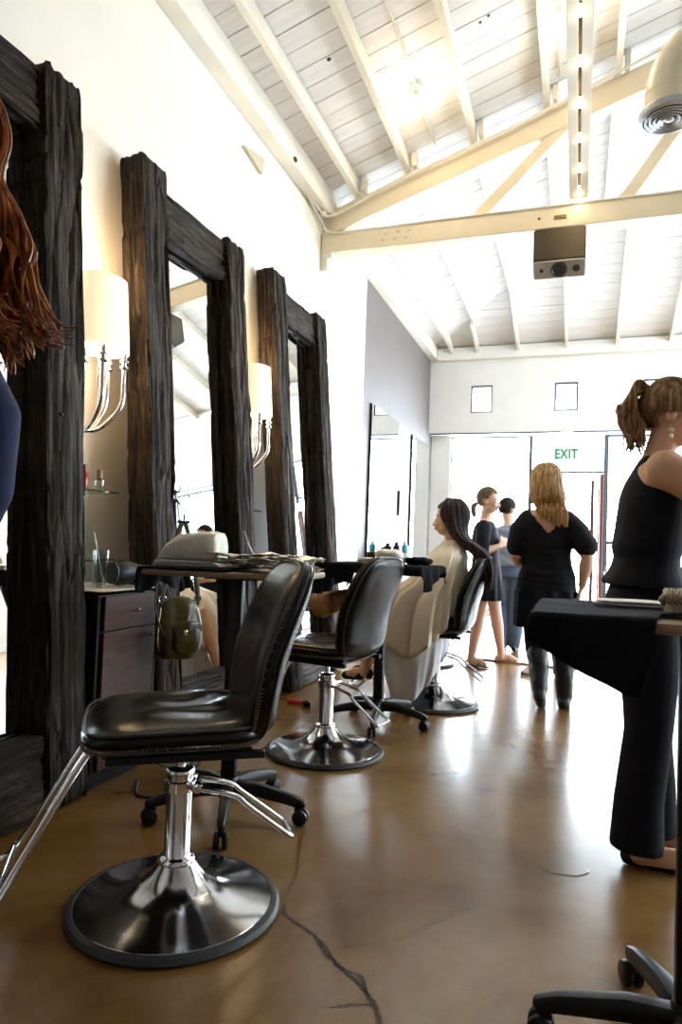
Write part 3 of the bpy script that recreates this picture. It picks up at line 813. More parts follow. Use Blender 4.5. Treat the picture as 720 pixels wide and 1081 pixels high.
# ------------------------------------------------------------------ tray carts
def make_cart(label, hx=.31, hy=.20, zt=.955):
    t = thing('tray_cart', label, 'tray cart', (0, 0, 0), 0, 'rolling tray carts')
    bm = bmesh.new(); lathe(bm, [(0, .07), (.035, .07), (.045, .08), (.045, .12), (.034, .15), (0, .15)], 24); obj('hub', bm, 'black_plastic', t)
    for k in range(5):
        a = 2 * PI * k / 5; d = V((math.cos(a), math.sin(a), 0))
        bm = bmesh.new(); tube(bm, [d * .03 + V((0, 0, .11)), d * .12 + V((0, 0, .112)), d * .26 + V((0, 0, .088)), d * .30 + V((0, 0, .076))], [.030, .026, .021, .017], 12, flat=.8, side=(0, 0, 1), pw=3.5, round_ends=True)
        leg = obj('leg', bm, 'black_plastic', t)
        bm = bmesh.new(); c = d * .292; s = V((-d.y, d.x, 0)); tube(bm, [c + V((0, 0, .04)), c + V((0, 0, .08))], .009, 10)
        for q in (-1, 1):
            R = Matrix((s, V((0, 0, 1)).cross(s), V((0, 0, 1)))).transposed() @ Euler((0, PI / 2, 0)).to_matrix()
            lathe(bm, [(0, -.010), (.022, -.010), (.029, -.006), (.029, .006), (.022, .010), (0, .010)], 18, c + s * (q * .015) + V((0, 0, .0295)) + d * .006, R)
        # hood over the two wheels
        box(bm, c + V((0, 0, .050)) - d * .004, (.03, .014, .022), Euler((0, 0, a)).to_matrix(), .004)
        obj('caster', bm, 'black_plastic', leg)
    bm = bmesh.new(); box(bm, (0, 0, (.13 + zt - .02) / 2), (.060, .034, zt - .15), bev=.006); obj('post', bm, 'black_metal', t)
    bm = bmesh.new(); box(bm, (0, 0, zt - .030), (.22, .14, .012), bev=.003); obj('bracket', bm, 'black_metal', t, smooth=False)
    bm = bmesh.new(); box(bm, (0, 0, zt - .012), (2 * hx, 2 * hy, .022), bev=.006); obj('tray_top', bm, 'tray_wood', t)
    return t
cart1 = make_cart('black rolling tray cart beside the nearest chair, holding foils')
cart1.location = (-1.27, 2.44, 0); cart1.rotation_euler = (0, 0, math.radians(6))
cart2 = dup(cart1, (-1.11, 4.02, 0), math.radians(-8), 'black rolling tray cart by the cream-caped client')
cart3 = dup(cart1, (.245, 1.64, -.005), math.radians(62), 'black rolling tray cart at the right edge, under a black cloth', rot=None)
cart3.rotation_euler = (0, 0, 0)
# turn only its star base
for ch in cart3.children:
    if ch.name.startswith(('leg', 'hub')): ch.rotation_euler = (0, 0, math.radians(36))

def drape(hx, hy, left, right, near, far, z0, nx=60, ny=44, amp=.018, k=38, seed=0, cx=0, cy=0):
    """cloth over a rectangular top; left/right/near/far: functions of the 0..1 position giving overhang"""
    bm = bmesh.new(); g = []
    for j in range(ny + 1):
        row = []
        fj = j / ny
        for i in range(nx + 1):
            fi = i / nx
            l, r = left(fj), right(fj); n_, f_ = near(fi), far(fi)
            s = -hx - l + (2 * hx + l + r) * fi; t = -hy - n_ + (2 * hy + n_ + f_) * fj
            dx = max(0, abs(s) - hx); dy = max(0, abs(t) - hy); cs = max(-hx, min(hx, s)); ct = max(-hy, min(hy, t))
            drop = math.hypot(dx, dy); nz = noise.noise(V((s * 7 + seed, t * 7, 0)))
            z = z0 + .004 + .004 * max(0, nz); x, y = cs, ct
            if drop > 0:
                ox, oy = math.copysign(dx, s) / drop, math.copysign(dy, t) / drop
                ph = (t if dx > dy else s) * k + 2.5 * noise.noise(V((s * 3, t * 3, seed)))
                off = .007 + min(drop, .012) + amp * min(1, drop / .10) * (.5 + .5 * math.sin(ph))
                x += ox * off; y += oy * off; z = z0 + .004 - max(0, drop - .006)
            row.append(bm.verts.new((x + cx, y + cy, z)))
        g.append(row)
    for j in range(ny):
        for i in range(nx): bm.faces.new((g[j][i], g[j][i + 1], g[j + 1][i + 1], g[j + 1][i]))
    return bm
def cloth_obj(name, bm, m, loc, rz, label, cat, thick=.003, parent=None, group=None):
    o = obj(name, bm, m, parent, angle=180); md = o.modifiers.new('s', 'SOLIDIFY'); md.thickness = thick; md.offset = 1
    if parent is None:
        o.location = loc; o.rotation_euler = (0, 0, rz); tag(o, label, cat, group)
    return o

# things on cart 1 ------------------------------------------------
r1 = math.radians(6)
def on1(x, y): return V((-1.27 + x * math.cos(r1) - y * math.sin(r1), 2.44 + x * math.sin(r1) + y * math.cos(r1), .957))
bm = drape(.31, .20, lambda f: .09 + .02 * math.sin(f * 9), lambda f: -.28, lambda f: .0, lambda f: .0, .955, nx=26, ny=24, amp=.02)
cloth_obj('black_towel', bm, 'black_cloth', (-1.27, 2.44, 0), r1, 'black cloth folded over the left end of the nearest tray', 'cloth', .004)
def towel_fold(bm, L, W, H, seed, layers=5):
    for i in range(layers):
        z = H * (i + .5) / layers; e = 1 - .03 * i
        def f(x, y, n, z=z, i=i): return V((x + .004 * math.sin(i * 2.1), y + .003 * math.cos(i), z + n + .002 * noise.noise(V((x * 12, y * 12, i + seed)))))
        pad(bm, L * e, W * e, H / layers * .98, f, N=40, pw=7, K=6)
bm = bmesh.new(); towel_fold(bm, .27, .22, .024, 1, 4)
o = obj('towel_stack', bm, 'towel_white'); o.location = on1(-.20, .0) + V((0, 0, .007)); o.rotation_euler = (0, 0, r1); tag(o, 'flat stack of cream towels on the left of the nearest tray', 'towels')
bm = bmesh.new(); rings = []
for i, (u, h, w) in enumerate([(-.125, .004, .06), (-.115, .028, .075), (-.085, .065, .085), (-.04, .10, .09), (.02, .112, .09), (.08, .116, .085), (.115, .108, .08), (.122, .07, .075), (.124, .01, .07)]):
    vs = []
    for k in range(36):
        a = 2 * PI * k / 36; cy_ = math.copysign(abs(math.cos(a)) ** .5, math.cos(a)); sz = math.copysign(abs(math.sin(a)) ** .6, math.sin(a))
        nn = .006 * noise.noise(V((u * 22, cy_ * 2.2, sz * 2.2)))
        vs.append(bm.verts.new((u + nn, cy_ * w * (1 + nn * 5), h * .5 * (1 + sz) + nn * (sz > -.5))))
    rings.append(vs)
skin_rings(bm, rings)
o = obj('folded_towel', bm, 'towel'); o.location = on1(-.195, .0) + V((0, 0, .032)); o.rotation_euler = (0, 0, r1 + .05); tag(o, 'bulky folded cream towel on top of the flat towel stack', 'towel')
def foil(rnd, L, W):
    bm = bmesh.new(); nx, ny = 22, 8; g = []; sd = rnd.uniform(0, 99)
    curl = rnd.uniform(-.3, .9)
    for j in range(ny + 1):
        row = []
        for i in range(nx + 1):
            x = (i / nx - .5) * L; y = (j / ny - .5) * W
            z = .012 * noise.noise(V((x * 16 + sd, y * 16, 0))) + .006 * noise.noise(V((x * 50 + sd, y * 50, 2))) + curl * .25 * max(0, abs(x) - L * .3) + .012
            row.append(bm.verts.new((x, y + .01 * noise.noise(V((x * 10, sd, 0))), max(0, z))))
        g.append(row)
    for j in range(ny):
        for i in range(nx): bm.faces.new((g[j][i], g[j][i + 1], g[j + 1][i + 1], g[j + 1][i]))
    return bm
rnd = random.Random(11)
for i in range(16):
    bm = foil(rnd, rnd.uniform(.20, .30), rnd.uniform(.07, .11)); o = obj('foil_sheet', bm, 'foil' if i % 2 else 'foil_paper', angle=25)
    md = o.modifiers.new('s', 'SOLIDIFY'); md.thickness = .0008; md.offset = 1
    o.location = on1(rnd.uniform(.02, .24), rnd.uniform(-.11, .10)) + V((0, 0, .002 + .0032 * i)); o.rotation_euler = (rnd.uniform(-.06, .06), rnd.uniform(-.08, .04), rnd.uniform(-.7, .7))
    tag(o, 'crumpled hair foil in the loose pile on the nearest tray', 'foil', 'loose pile of hair foils')
t = thing('plastic_tub', 'small clear plastic tub with a thin-tailed comb on the nearest tray', 'tub', on1(.03, .13))
bm = bmesh.new(); lathe(bm, [(0, 0), (.038, 0), (.045, .055), (.048, .056), (.048, .060), (.043, .058), (.036, .003), (0, .003)], 24); obj('wall', bm, 'clear_plastic', t)
t = thing('tail_comb', 'thin-tailed comb leaning out of the clear tub', 'comb', on1(.02, .13) + V((0, 0, .02)))
bm = bmesh.new(); tube(bm, [(.02, 0, .0), (-.03, 0, .085), (-.055, .01, .135)], [.0035, .003, .0015], 8); ellipsoid(bm, (.02, 0, .02), (.009, .009, .009)); obj('tail', bm, 'chrome', t)
bm = bmesh.new(); box(bm, (.035, 0, .0), (.06, .004, .014), bev=.001); obj('comb_spine', bm, 'black_plastic', t)

# cart 2 cloths ----------------------------------------------------
r2 = math.radians(-8)
bm = drape(.31, .20, lambda f: .17 + .03 * math.sin(f * 6), lambda f: .10 + .05 * math.sin(f * 5 + 1), lambda f: (.11 if f < .42 else .03) + .02 * math.sin(f * 17), lambda f: .08, .955, seed=3, amp=.022, k=46)
cloth_obj('black_cloth', bm, 'black_cloth', (-1.11, 4.02, 0), r2, 'black cloth hanging over both ends of the middle tray', 'cloth')
bm = bmesh.new(); towel_fold(bm, .30, .24, .03, 4, 4)
o = obj('towel_stack', bm, 'towel_white'); o.location = (-1.13, 4.03, .964); o.rotation_euler = (0, 0, .2); tag(o, 'cream towels piled on the middle tray', 'towels')
bm = bmesh.new(); pad(bm, .17, .15, .06, lambda x, y, n: V((x, y, .03 + n + .008 * noise.noise(V((x * 20, y * 20, n * 9))))), N=40, pw=3, K=8); o = obj('crumpled_towel', bm, 'towel_white'); o.location = (-1.06, 3.98, .990); tag(o, 'crumpled white towel on top of the middle tray pile', 'towel')
bm = bmesh.new(); pad(bm, .17, .16, .045, lambda x, y, n: V((x, y, .022 + n + .006 * noise.noise(V((x * 25, y * 25, n * 9))))), N=40, pw=3, K=8); o = obj('folded_black_cloth', bm, 'black_cloth'); o.location = (-.89, 4.02, .965); tag(o, 'small folded black cloth on the right of the middle tray', 'cloth')
# patterned pouch hanging below cloth 2
m_, nt_, b_ = nmat('mottled_orange_leather'); v_ = coords(nt_, (1, 1, 1)); nt_.links.new(ramp(nt_, noise_node(nt_, v_, 28, 6, .7, 1), [(.3, (.08, .05, .015)), (.45, (.30, .12, .03)), (.58, (.42, .24, .08)), (.7, (.20, .16, .05))]), b_.inputs['Base Color']); setp(b_, rough=.5); M['mottled'] = m_
t = thing('patterned_pouch', 'mottled orange and tan roll of fabric hanging below the middle tray', 'pouch', (-1.375, 4.03, .72))
bm = bmesh.new(); P = smooth_pts([(-.17, 0, -.02), (-.13, 0, -.03), (-.06, .0, -.015), (.02, 0, .01), (.10, 0, .035)], 6); R_ = lerp_list([.055, .085, .068, .060, .050], len(P)); R_ = [r * (1 + .12 * noise.noise(V((i * .9, 2, 1)))) for i, r in enumerate(R_)]; tube(bm, P, R_, 20, flat=.7, side=(0, 0, 1), round_ends=True); obj('body', bm, 'mottled', t)
bm = bmesh.new(); tube(bm, [(.08, 0, .04), (.12, -.01, .12), (.14, -.01, .20)], .012, 10, flat=.4); obj('strap', bm, 'black_cloth', t)

# cart 3 cloth and brush -------------------------------------------
def near3(f): return .155 * (1 - max(0, f - .50) / .18) if f < .66 else .0
def near3(f):
    if f < .36: return .045 + .105 * min(1, f / .32) ** .9
    return .15 - .25 * min(1, (f - .36) / .07)
bm = drape(.31, .20, lambda f: .045 + .015 * math.sin(f * 5), lambda f: -.02, near3, lambda f: .06, .95, nx=110, ny=60, seed=9, amp=.020, k=48)
cloth_obj('black_cloth', bm, 'black_cloth', (.245, 1.64, 0), 0, 'black cloth draped over the left end of the tray at right', 'cloth')
bm = bmesh.new(); towel_fold(bm, .30, .10, .012, 7, 2); o = obj('folded_towel', bm, 'towel_white'); o.location = (.19, 1.71, .961); o.rotation_euler = (0, 0, -.1); tag(o, 'thin folded white towel lying on the black cloth at right', 'towel')
t = thing('round_brush', 'round hairbrush with stiff pale bristles on the right-hand tray', 'hairbrush', (.262, 1.60, .985), math.radians(8))
bm = bmesh.new(); tube(bm, [(-.085, 0, 0), (.10, 0, 0)], .011, 16, round_ends=True); obj('barrel', bm, 'tray_wood', t)
bm = bmesh.new(); tube(bm, [(.10, 0, 0), (.12, 0, 0), (.16, 0, .003), (.24, 0, .004)], [.011, .008, .011, .009], 14, round_ends=True); obj('handle', bm, 'black_plastic', t)
bm = bmesh.new()
for i in range(30):
    for k in range(14):
        a = 2 * PI * (k + (i % 2) * .5) / 14; x = -.083 + i * .0062; d = V((0, math.cos(a), math.sin(a)))
        tube(bm, [V((x, 0, 0)) + d * .010, V((x, 0, 0)) + d * .026], .0011, 4)
o = obj('bristles', bm, 'bristle', t, smooth=False); o['kind'] = 'stuff'

# ------------------------------------------------------------------ timber mirrors
def timber(bm, L, W, D, axis, seed, rough=1.0):
    """rough-hewn beam: length along axis 'z' or 'y', front face toward +x, from x=-D to 0"""
    nl = int(L / .022); per = []
    npw, npd = 34, 18; rc = .012
    for i in range(npw): per.append((0, (i + .5) / npw - .5))      # front
    for i in range(npd): per.append((-(i + .5) / npd, .5))
    for i in range(npw): per.append((-1, .5 - (i + .5) / npw))
    for i in range(npd): per.append((-1 + (i + .5) / npd, -.5))
    rings = []
    for k in range(nl + 1):
        l = L * k / nl; vs = []
        endf = min(1, min(l, L - l) / .03)
        for (a, b) in per:
            x, w = a * D, b * W
            # outward direction
            ox = 1 if a == 0 else (-1 if a == -1 else 0); ow = 1 if b == .5 else (-1 if b == -.5 else 0)
            if a == 0 or a == -1: ow = 2 * b if abs(b) > .44 else 0
            e = .010 * noise.noise(V((l * 1.3, a * 1.5 + seed, b * 1.5))) + .006 * noise.noise(V((l * 5, a * 3 + seed, b * 3)))
            gr = noise.noise(V((l * 1.8 + seed * 3, w * 42 + seed, x * 42))); g2 = noise.noise(V((l * 4 + seed, w * 95, x * 95)))
            e -= .0085 * max(0, gr - .02) * 3 + .006 * abs(g2)
            if abs(noise.noise(V((l * 1.1 + seed * 7, w * 11, x * 11)))) < .035: e -= .011
            if noise.noise(V((l * 2.2, seed * 5.1, w * 14))) > .42: e -= .010
            e *= rough
            cr = -.010 if abs(b) > .47 and (a in (0, -1)) else 0
            c2 = .012 * (1 - endf)
            if ow and abs((l * 1.0 + seed * .37) % 1.37 - .6) < .015: c2 += .010
            vs_l = l + (0 if 0 < k < nl else .012 * noise.noise(V((w * 20, x * 20, seed + k))))
            px, pw_ = x + ox * (e + cr - c2), w + ow * (e - c2)
            vs.append(bm.verts.new((px, pw_, vs_l) if axis == 'z' else (px, vs_l, pw_)))
        rings.append(vs)
    skin_rings(bm, rings)
def mirror(y0, y1, label, seed, H=3.06, step=None, hook=True, lean=.092, yaw=0):
    t = thing('timber_mirror', label, 'mirror', (-1.865, (y0 + y1) / 2, .012), 0, rot=(0, -lean, 0))
    hw = (y1 - y0) / 2; W = .225; D = .15
    for s, h in ((-1, H), (1, H - .04)):
        bm = bmesh.new(); timber(bm, h, W, D, 'z', seed + s); o = obj('post', bm, 'timber_z', t, angle=180); o.location = (0, s * (hw - W / 2), 0)
    iw = 2 * (hw - W) + .02
    bm = bmesh.new(); timber(bm, iw, .30, D - .02, 'y', seed + 5); o = obj('bottom_rail', bm, 'timber_y', t, angle=180); o.location = (-.012, -iw / 2, .15)
    bm = bmesh.new(); timber(bm, iw, .27, D - .03, 'y', seed + 8, 1.4); o = obj('top_rail', bm, 'timber_y', t, angle=180); o.location = (-.028, -iw / 2, H - .21)
    bm = bmesh.new(); box(bm, (-.112, 0, (.26 + H - .30) / 2), (.012, iw, H - .56)); pn_ = obj('mirror_pane', bm, 'mirror', t, smooth=False); pn_.rotation_euler = (0, 0, yaw)
    for s in (-1, 1):
        for z in (H - .12, H - .28, 1.55):
            bm = bmesh.new(); lathe(bm, [(0, .004), (.006, .004), (.008, -.003), (0, -.01)], 10, (.0, s * (hw - W / 2) + .03 * (1 if z > 2.8 else -1), z), Euler((0, PI / 2, 0)).to_matrix()); obj('nail_head', bm, 'gap', t)
    if hook:
        bm = bmesh.new(); y = -hw + W - .03; z = 1.28
        box(bm, (.008, y, z), (.006, .02, .07), bev=.002); stube(bm, [(.01, y, z - .015), (.035, y, z - .045), (.07, y, z - .04), (.085, y, z - .01)], [.005, .0035], 8); ellipsoid(bm, (.086, y, z - .006), (.007, .007, .007)); stube(bm, [(.01, y, z + .02), (.03, y, z + .03), (.04, y, z + .05)], [.004, .003], 8)
        obj('coat_hook', bm, 'black_metal', t)
    return t
mirror(1.10, 2.365, 'nearest tall black timber-framed mirror at the left edge', 1, hook=False, lean=.075)
mirror(2.875, 4.01, 'tall dark timber-framed mirror leaning between the two wall lamps', 14, yaw=-.036)
mirror(4.49, 5.60, 'tall dark timber-framed mirror farthest along the left wall', 29, H=3.10, hook=False)

# ------------------------------------------------------------------ wall lamps
def sconce(y, lab):
    t = thing('wall_lamp', lab, 'wall lamp', (WX, y, 0), 0)
    bm = bmesh.new(); lathe(bm, [(0, .0), (.055, 0), (.055, .010), (.045, .018), (.02, .022), (0, .022)], 28, (0, 0, 1.58), Euler((0, PI / 2, 0)).to_matrix()); tube(bm, [(.02, 0, 1.58), (.09, 0, 1.56)], .012, 14); ellipsoid(bm, (.10, 0, 1.56), (.026, .026, .026)); obj('backplate', bm, 'chrome', t)
    for k, (dx, dy) in enumerate(((.11, .075), (.11, -.075), (-.02, .085), (-.02, -.085))):
        ex, ey = .20 + dx * .75, dy
        bm = bmesh.new(); stube(bm, [(.10, 0, 1.56), (.10 + (ex - .1) * .5, ey * .5, 1.575), (ex - .005, ey * .93, 1.68), (ex, ey, 1.80), (ex, ey, 1.86)], [.012, .0105, .010], 12, k=7)
        a = obj('arm', bm, 'chrome', t)
        bm = bmesh.new(); lathe(bm, [(0, 1.855), (.014, 1.855), (.020, 1.862), (.020, 1.870), (.012, 1.876), (.012, 1.884), (.021, 1.890), (.021, 1.898), (.013, 1.903), (.015, 1.97), (0, 1.97)], 18, (ex, ey, 0)); obj('candle_cup', bm, 'chrome', a)
    bm = bmesh.new(); lathe(bm, [(0, 1.94), (.009, 1.94), (.012, 1.90), (.008, 1.88), (.008, 1.82), (0.0008, 1.66)], 14, (.20, 0, 0)); obj('spike', bm, 'chrome', t)
    bm = bmesh.new(); out, inn = [], []
    for r, z in ((.150, 1.935), (.146, 1.99), (.122, 2.27)): out.append(ring(bm, V((.20, 0, z)), V((1, 0, 0)), V((0, 1, 0)), r * .82, r, 48))
    for r, z in ((.119, 2.27), (.143, 1.99), (.147, 1.935)): inn.append(ring(bm, V((.20, 0, z)), V((1, 0, 0)), V((0, 1, 0)), r * .82, r, 48))
    skin_rings(bm, out + inn, closed=True); obj('lamp_shade', bm, 'shade', t, angle=50)
    for z, e in ((2.36, 7), (1.90, 3.5)):
        l = bpy.data.lights.new('lamp_light', 'POINT'); l.energy = e; l.color = (1, .72, .42); l.shadow_soft_size = .07
        o = bpy.data.objects.new('lamp_light', l); C.objects.link(o); o.location = (WX + .22, y, z)
sconce(2.60, 'chrome wall lamp with cream shade beside the nearest timber mirror')
sconce(4.21, 'chrome wall lamp with cream shade between the second and third timber mirrors')

# ------------------------------------------------------------------ cabinet between mirrors
t = thing('drawer_cabinet', 'dark red-brown cabinet with a drawer and cream top between timber mirrors', 'cabinet', (-1.875, 2.585, 0))
bm = bmesh.new(); box(bm, (-.215, 0, .45), (.41, .395, .74), bev=.003); box(bm, (-.225, 0, .04), (.36, .36, .08)); obj('body', bm, 'black_plastic', t, smooth=False)
bm = bmesh.new(); box(bm, (.0, .008, .742), (.018, .365, .145), bev=.002); d_ = obj('drawer', bm, 'mahogany', t, smooth=False)
def knob(par, y, z):
    bm = bmesh.new(); lathe(bm, [(0, .03), (.008, .029), (.011, .022), (.009, .014), (.004, .010), (.005, 0)], 16, (.009, y, z), Euler((0, PI / 2, 0)).to_matrix()); obj('knob', bm, 'chrome', par)
knob(d_, .035, .745)
bm = bmesh.new(); box(bm, (.0, .008, .375), (.018, .365, .575), bev=.002); d_ = obj('door', bm, 'mahogany', t, smooth=False); knob(d_, .150, .625)
bm = bmesh.new(); pad(bm, .43, .405, .022, lambda x, y, n: V((-.205 + x, y, .837 + n)), N=60, pw=12, K=5); obj('cabinet_top', bm, 'laminate', t, angle=50)
# drinking glass
t = thing('drinking_glass', 'clear glass of water with a straw on the cream cabinet top', 'drinking glass', (-1.955, 2.475, .849))
bm = bmesh.new(); lathe(bm, [(0, 0), (.028, 0), (.034, .16), (.0325, .16), (.027, .008), (0, .008)], 28); obj('glass', bm, 'clear', t)
bm = bmesh.new(); lathe(bm, [(0, .009), (.0262, .009), (.031, .11), (0, .11)], 28); obj('water', bm, 'water', t)
bm = bmesh.new(); tube(bm, [(.012, .01, .012), (-.02, -.012, .19), (-.028, -.02, .235)], .0032, 8); obj('straw', bm, 'towel_white', t)
bm = bmesh.new(); lathe(bm, [(0, 0), (.045, 0), (.045, .006), (0, .006)], 28); o = obj('coaster', bm, 'laminate'); o.location = (-2.02, 2.44, .849); tag(o, 'round pale coaster behind the water glass', 'coaster')
# hair dryer
t = thing('hair_dryer', 'black hair dryer with a looping cord lying on the cabinet', 'hair dryer', (-1.93, 2.585, .849), 0)
bm = bmesh.new(); R = Euler((-PI / 2, 0, -.25)).to_matrix(); lathe(bm, [(0, -.05), (.03, -.05), (.050, -.042), (.058, -.015), (.056, .03), (.045, .07), (.034, .12), (.033, .15), (.028, .15), (.026, .10), (0, .10)], 32, (0, 0, .060), R); obj('barrel', bm, 'black_plastic', t)
bm = bmesh.new(); tube(bm, [(.0, .02, .03), (.055, .05, .022), (.10, .09, .02)], [.022, .019, .018], 14, flat=.8, round_ends=True); hd = obj('handle', bm, 'black_plastic', t)
bm = bmesh.new(); lathe(bm, [(.05, -.052), (.05, -.046), (.012, -.046), (.012, -.052)], 24, (0, 0, .060), R); obj('rear_grille', bm, 'cone', t)
bm = bmesh.new(); stube(bm, [(.10, .09, .020), (.14, .08, .06), (.16, .05, .03), (.17, .03, -.08), (.18, .07, -.19), (.17, .16, -.23), (.15, .23, -.20), (.13, .22, -.08), (.14, .14, .02), (.15, .10, .065)], .0048, 8, k=8); obj('cord', bm, 'cord', t)
bm = bmesh.new(); stube(bm, [(.105, .10, .018), (.13, .13, .0), (.125, .135, -.10), (.10, .14, -.35), (.11, .13, -.60), (.12, .16, -.80), (.20, .22, -.843)], .0045, 8, k=8); obj('cord', bm, 'cord', t)

# glass wall shelves with bottles
def shelf(y0, y1, z, lab, d=.20):
    t = thing('glass_shelf', lab, 'glass shelf', (WX, (y0 + y1) / 2, z))
    bm = bmesh.new(); box(bm, (d / 2 + .001, 0, 0), (d, y1 - y0, .008), bev=.001); obj('shelf_pane', bm, 'green_glass', t, smooth=False)
    for y in (-.12, .12):
        bm = bmesh.new(); tube(bm, [(0, y, -.012), (.06, y, -.012)], .006, 10); obj('shelf_peg', bm, 'chrome', t)
shelf(2.40, 2.79, 1.28, 'upper green-edged glass shelf below the near wall lamp')
shelf(2.40, 2.79, .955, 'lower green-edged glass shelf just above the cabinet')
shelf(4.04, 4.40, 1.28, 'green-edged glass shelf below the far wall lamp')
def bottle(x, y, z, prof, m, lab, cap=None, cm='brass', group=None):
    t = thing('bottle', lab, 'bottle', (x, y, z), 0, group)
    bm = bmesh.new(); lathe(bm, prof, 20); obj('body', bm, m, t)
    if cap:
        bm = bmesh.new(); lathe(bm, cap, 18); obj('cap', bm, cm, t)
bottle(-2.17, 2.600, 1.284, [(0, 0), (.018, 0), (.020, .01), (.018, .07), (.014, .085), (0, .085)], 'red_bottle', 'small dark red bottle on the upper glass shelf', [(0, .085), (.012, .085), (.011, .115), (0, .115)], 'red_bottle')
bottle(-2.16, 2.695, 1.284, [(0, 0), (.024, 0), (.026, .008), (.026, .05), (.012, .058), (0, .058)], 'clear', 'small clear bottle with a tan cap on the upper glass shelf', [(0, .058), (.013, .058), (.014, .10), (0, .102)], 'tray_wood')
bottle(-2.22, 4.25, 1.284, [(0, 0), (.03, 0), (.032, .02), (.03, .05), (0, .05)], 'white_paint', 'small white jar on the far glass shelf, left of its twin')
bottle(-2.19, 4.33, 1.284, [(0, 0), (.026, 0), (.028, .02), (.027, .055), (0, .055)], 'white_paint', 'small white jar on the far glass shelf, right of its twin')

# ------------------------------------------------------------------ olive bag
t = thing('handbag', 'olive green leather handbag hanging below the nearest tray', 'handbag', (-1.745, 2.79, .655), math.radians(-38))
def fbag(x, y, n):
    v = (y + .13) / .26; w = 1.05 + .12 * (1 - v) - .40 * max(0, v - .55)
    return V((n * (1.3 - .85 * v) + .010 * noise.noise(V((x * 20, y * 12, 3 + n * 9))) + .006 * math.sin(x * 70 + 3 * y) * (1 - v), x * w + .008 * noise.noise(V((y * 16, x * 5, 1))), y * 1.12))
bm = bmesh.new(); pad(bm, .20, .26, .125, fbag, N=60, pw=3.4, K=14, wr=.012); bg = obj('body', bm, 'olive', t)
bm = bmesh.new(); pad(bm, .125, .13, .045, lambda x, y, n: V((.056 + n + .01 * (1 - abs(y) * 9), x + .02, y - .05)), N=40, pw=4, K=8, wr=.008); p_ = obj('front_pocket', bm, 'olive', t)
bm = bmesh.new(); pad(bm, .14, .06, .014, lambda x, y, n: V((.080 + n - abs(x) * .25, x + .02, y + .012 - abs(x) * .15)), N=36, pw=3.5, K=6, wr=.003); obj('flap', bm, 'olive', p_)
bm = bmesh.new(); box(bm, (.085, 0, -.012), (.008, .02, .028), bev=.003); obj('buckle', bm, 'brass', p_)
bm = bmesh.new(); stube(bm, [(.03, -.10, .10), (.035, -.108, .02), (.035, -.108, -.06), (.02, -.085, -.125)], .0035, 8); obj('zip', bm, 'brass', t)
for s in (-1, 1):
    bm = bmesh.new(); tube(bm, [V((0, s * .085, .135)) + V((0, math.cos(a), math.sin(a))) * .017 for a in [2 * PI * k / 16 for k in range(16)]], .0028, 8, closed=True); obj('ring', bm, 'chrome', t)
    bm = bmesh.new(); stube(bm, [(0, s * .08, .09), (0, s * .085, .125), (0, s * .085, .15), (.0, s * .07, .24), (0, s * .035, .40), (0, s * .006, .50)], .013, 10, flat=.25, side=(0, 1, 0)); obj('strap', bm, 'olive_dark', t)
bm = bmesh.new(); tube(bm, [(.0, -.03, .495), (.0, .03, .495)], .007, 10); tube(bm, [(0, 0, .495), (0, .0, .535)], .006, 8); obj('hanging_clip', bm, 'black_metal', t)

# ------------------------------------------------------------------ floor odds and ends
t = thing('power_plug', 'red and black plug lying on the floor behind the second chair', 'plug', (-1.70, 4.22, .018), math.radians(-20))
bm = bmesh.new(); tube(bm, [(-.10, 0, 0), (-.02, 0, 0), (.04, 0, .002)], [.014, .017, .016], 12, flat=.8, round_ends=True); obj('sleeve', bm, 'red', t)
bm = bmesh.new(); tube(bm, [(.05, 0, .002), (.08, 0, .002)], [.024, .022], 12, flat=.7, round_ends=True); obj('plug_head', bm, 'black_plastic', t)
bm = bmesh.new(); stube(bm, [(.0, .0, 0), (-.2, .05, -.012), (-.35, -.06, -.012), (-.42, .10, -.012)], .005, 8); obj('cord', bm, 'cord', t)
t = thing('tote_bag', 'dark bag with red and orange panels on the floor under the nearest tray', 'bag', (-1.62, 2.70, .09), .5)
bm = bmesh.new(); pad(bm, .24, .17, .12, lambda x, y, n: V((n, x, y + .0)), N=40, pw=3, K=8, wr=.02); obj('body', bm, 'black_plastic', t)
bm = bmesh.new(); pad(bm, .10, .10, .04, lambda x, y, n: V((.055 + n, x + .05, y + .01)), N=30, pw=3, K=6, wr=.01); obj('pocket', bm, 'red', t)
bm = bmesh.new(); pad(bm, .06, .07, .035, lambda x, y, n: V((.062 + n, x - .03, y + .03)), N=30, pw=3, K=6, wr=.01); obj('pocket', bm, 'orange', t)
bm = bmesh.new(); box(bm, (0, 0, .022), (.10, .16, .044), bev=.004); o = obj('wood_block', bm, 'wood_block'); o.location = (-1.67, 5.75, 0); tag(o, 'small pale wooden block on the floor past the third timber mirror', 'wooden block')
for k, P in enumerate([[(-1.80, 2.60, .006), (-1.68, 2.45, .006), (-1.55, 2.56, .006), (-1.60, 2.78, .006), (-1.40, 2.9, .006)], [(-1.75, 6.1, .006), (-1.6, 6.3, .006), (-1.72, 6.6, .006), (-1.5, 6.8, .006), (-1.7, 7.1, .006), (-1.5, 7.2, .006)]]):
    bm = bmesh.new(); stube(bm, P, .006, 8, k=8); tag(obj('extension_cable', bm, 'rubber'), ['black cord curling on the floor below the cabinet', 'black cord tangled on the floor near the grey wall'][k], 'cord')

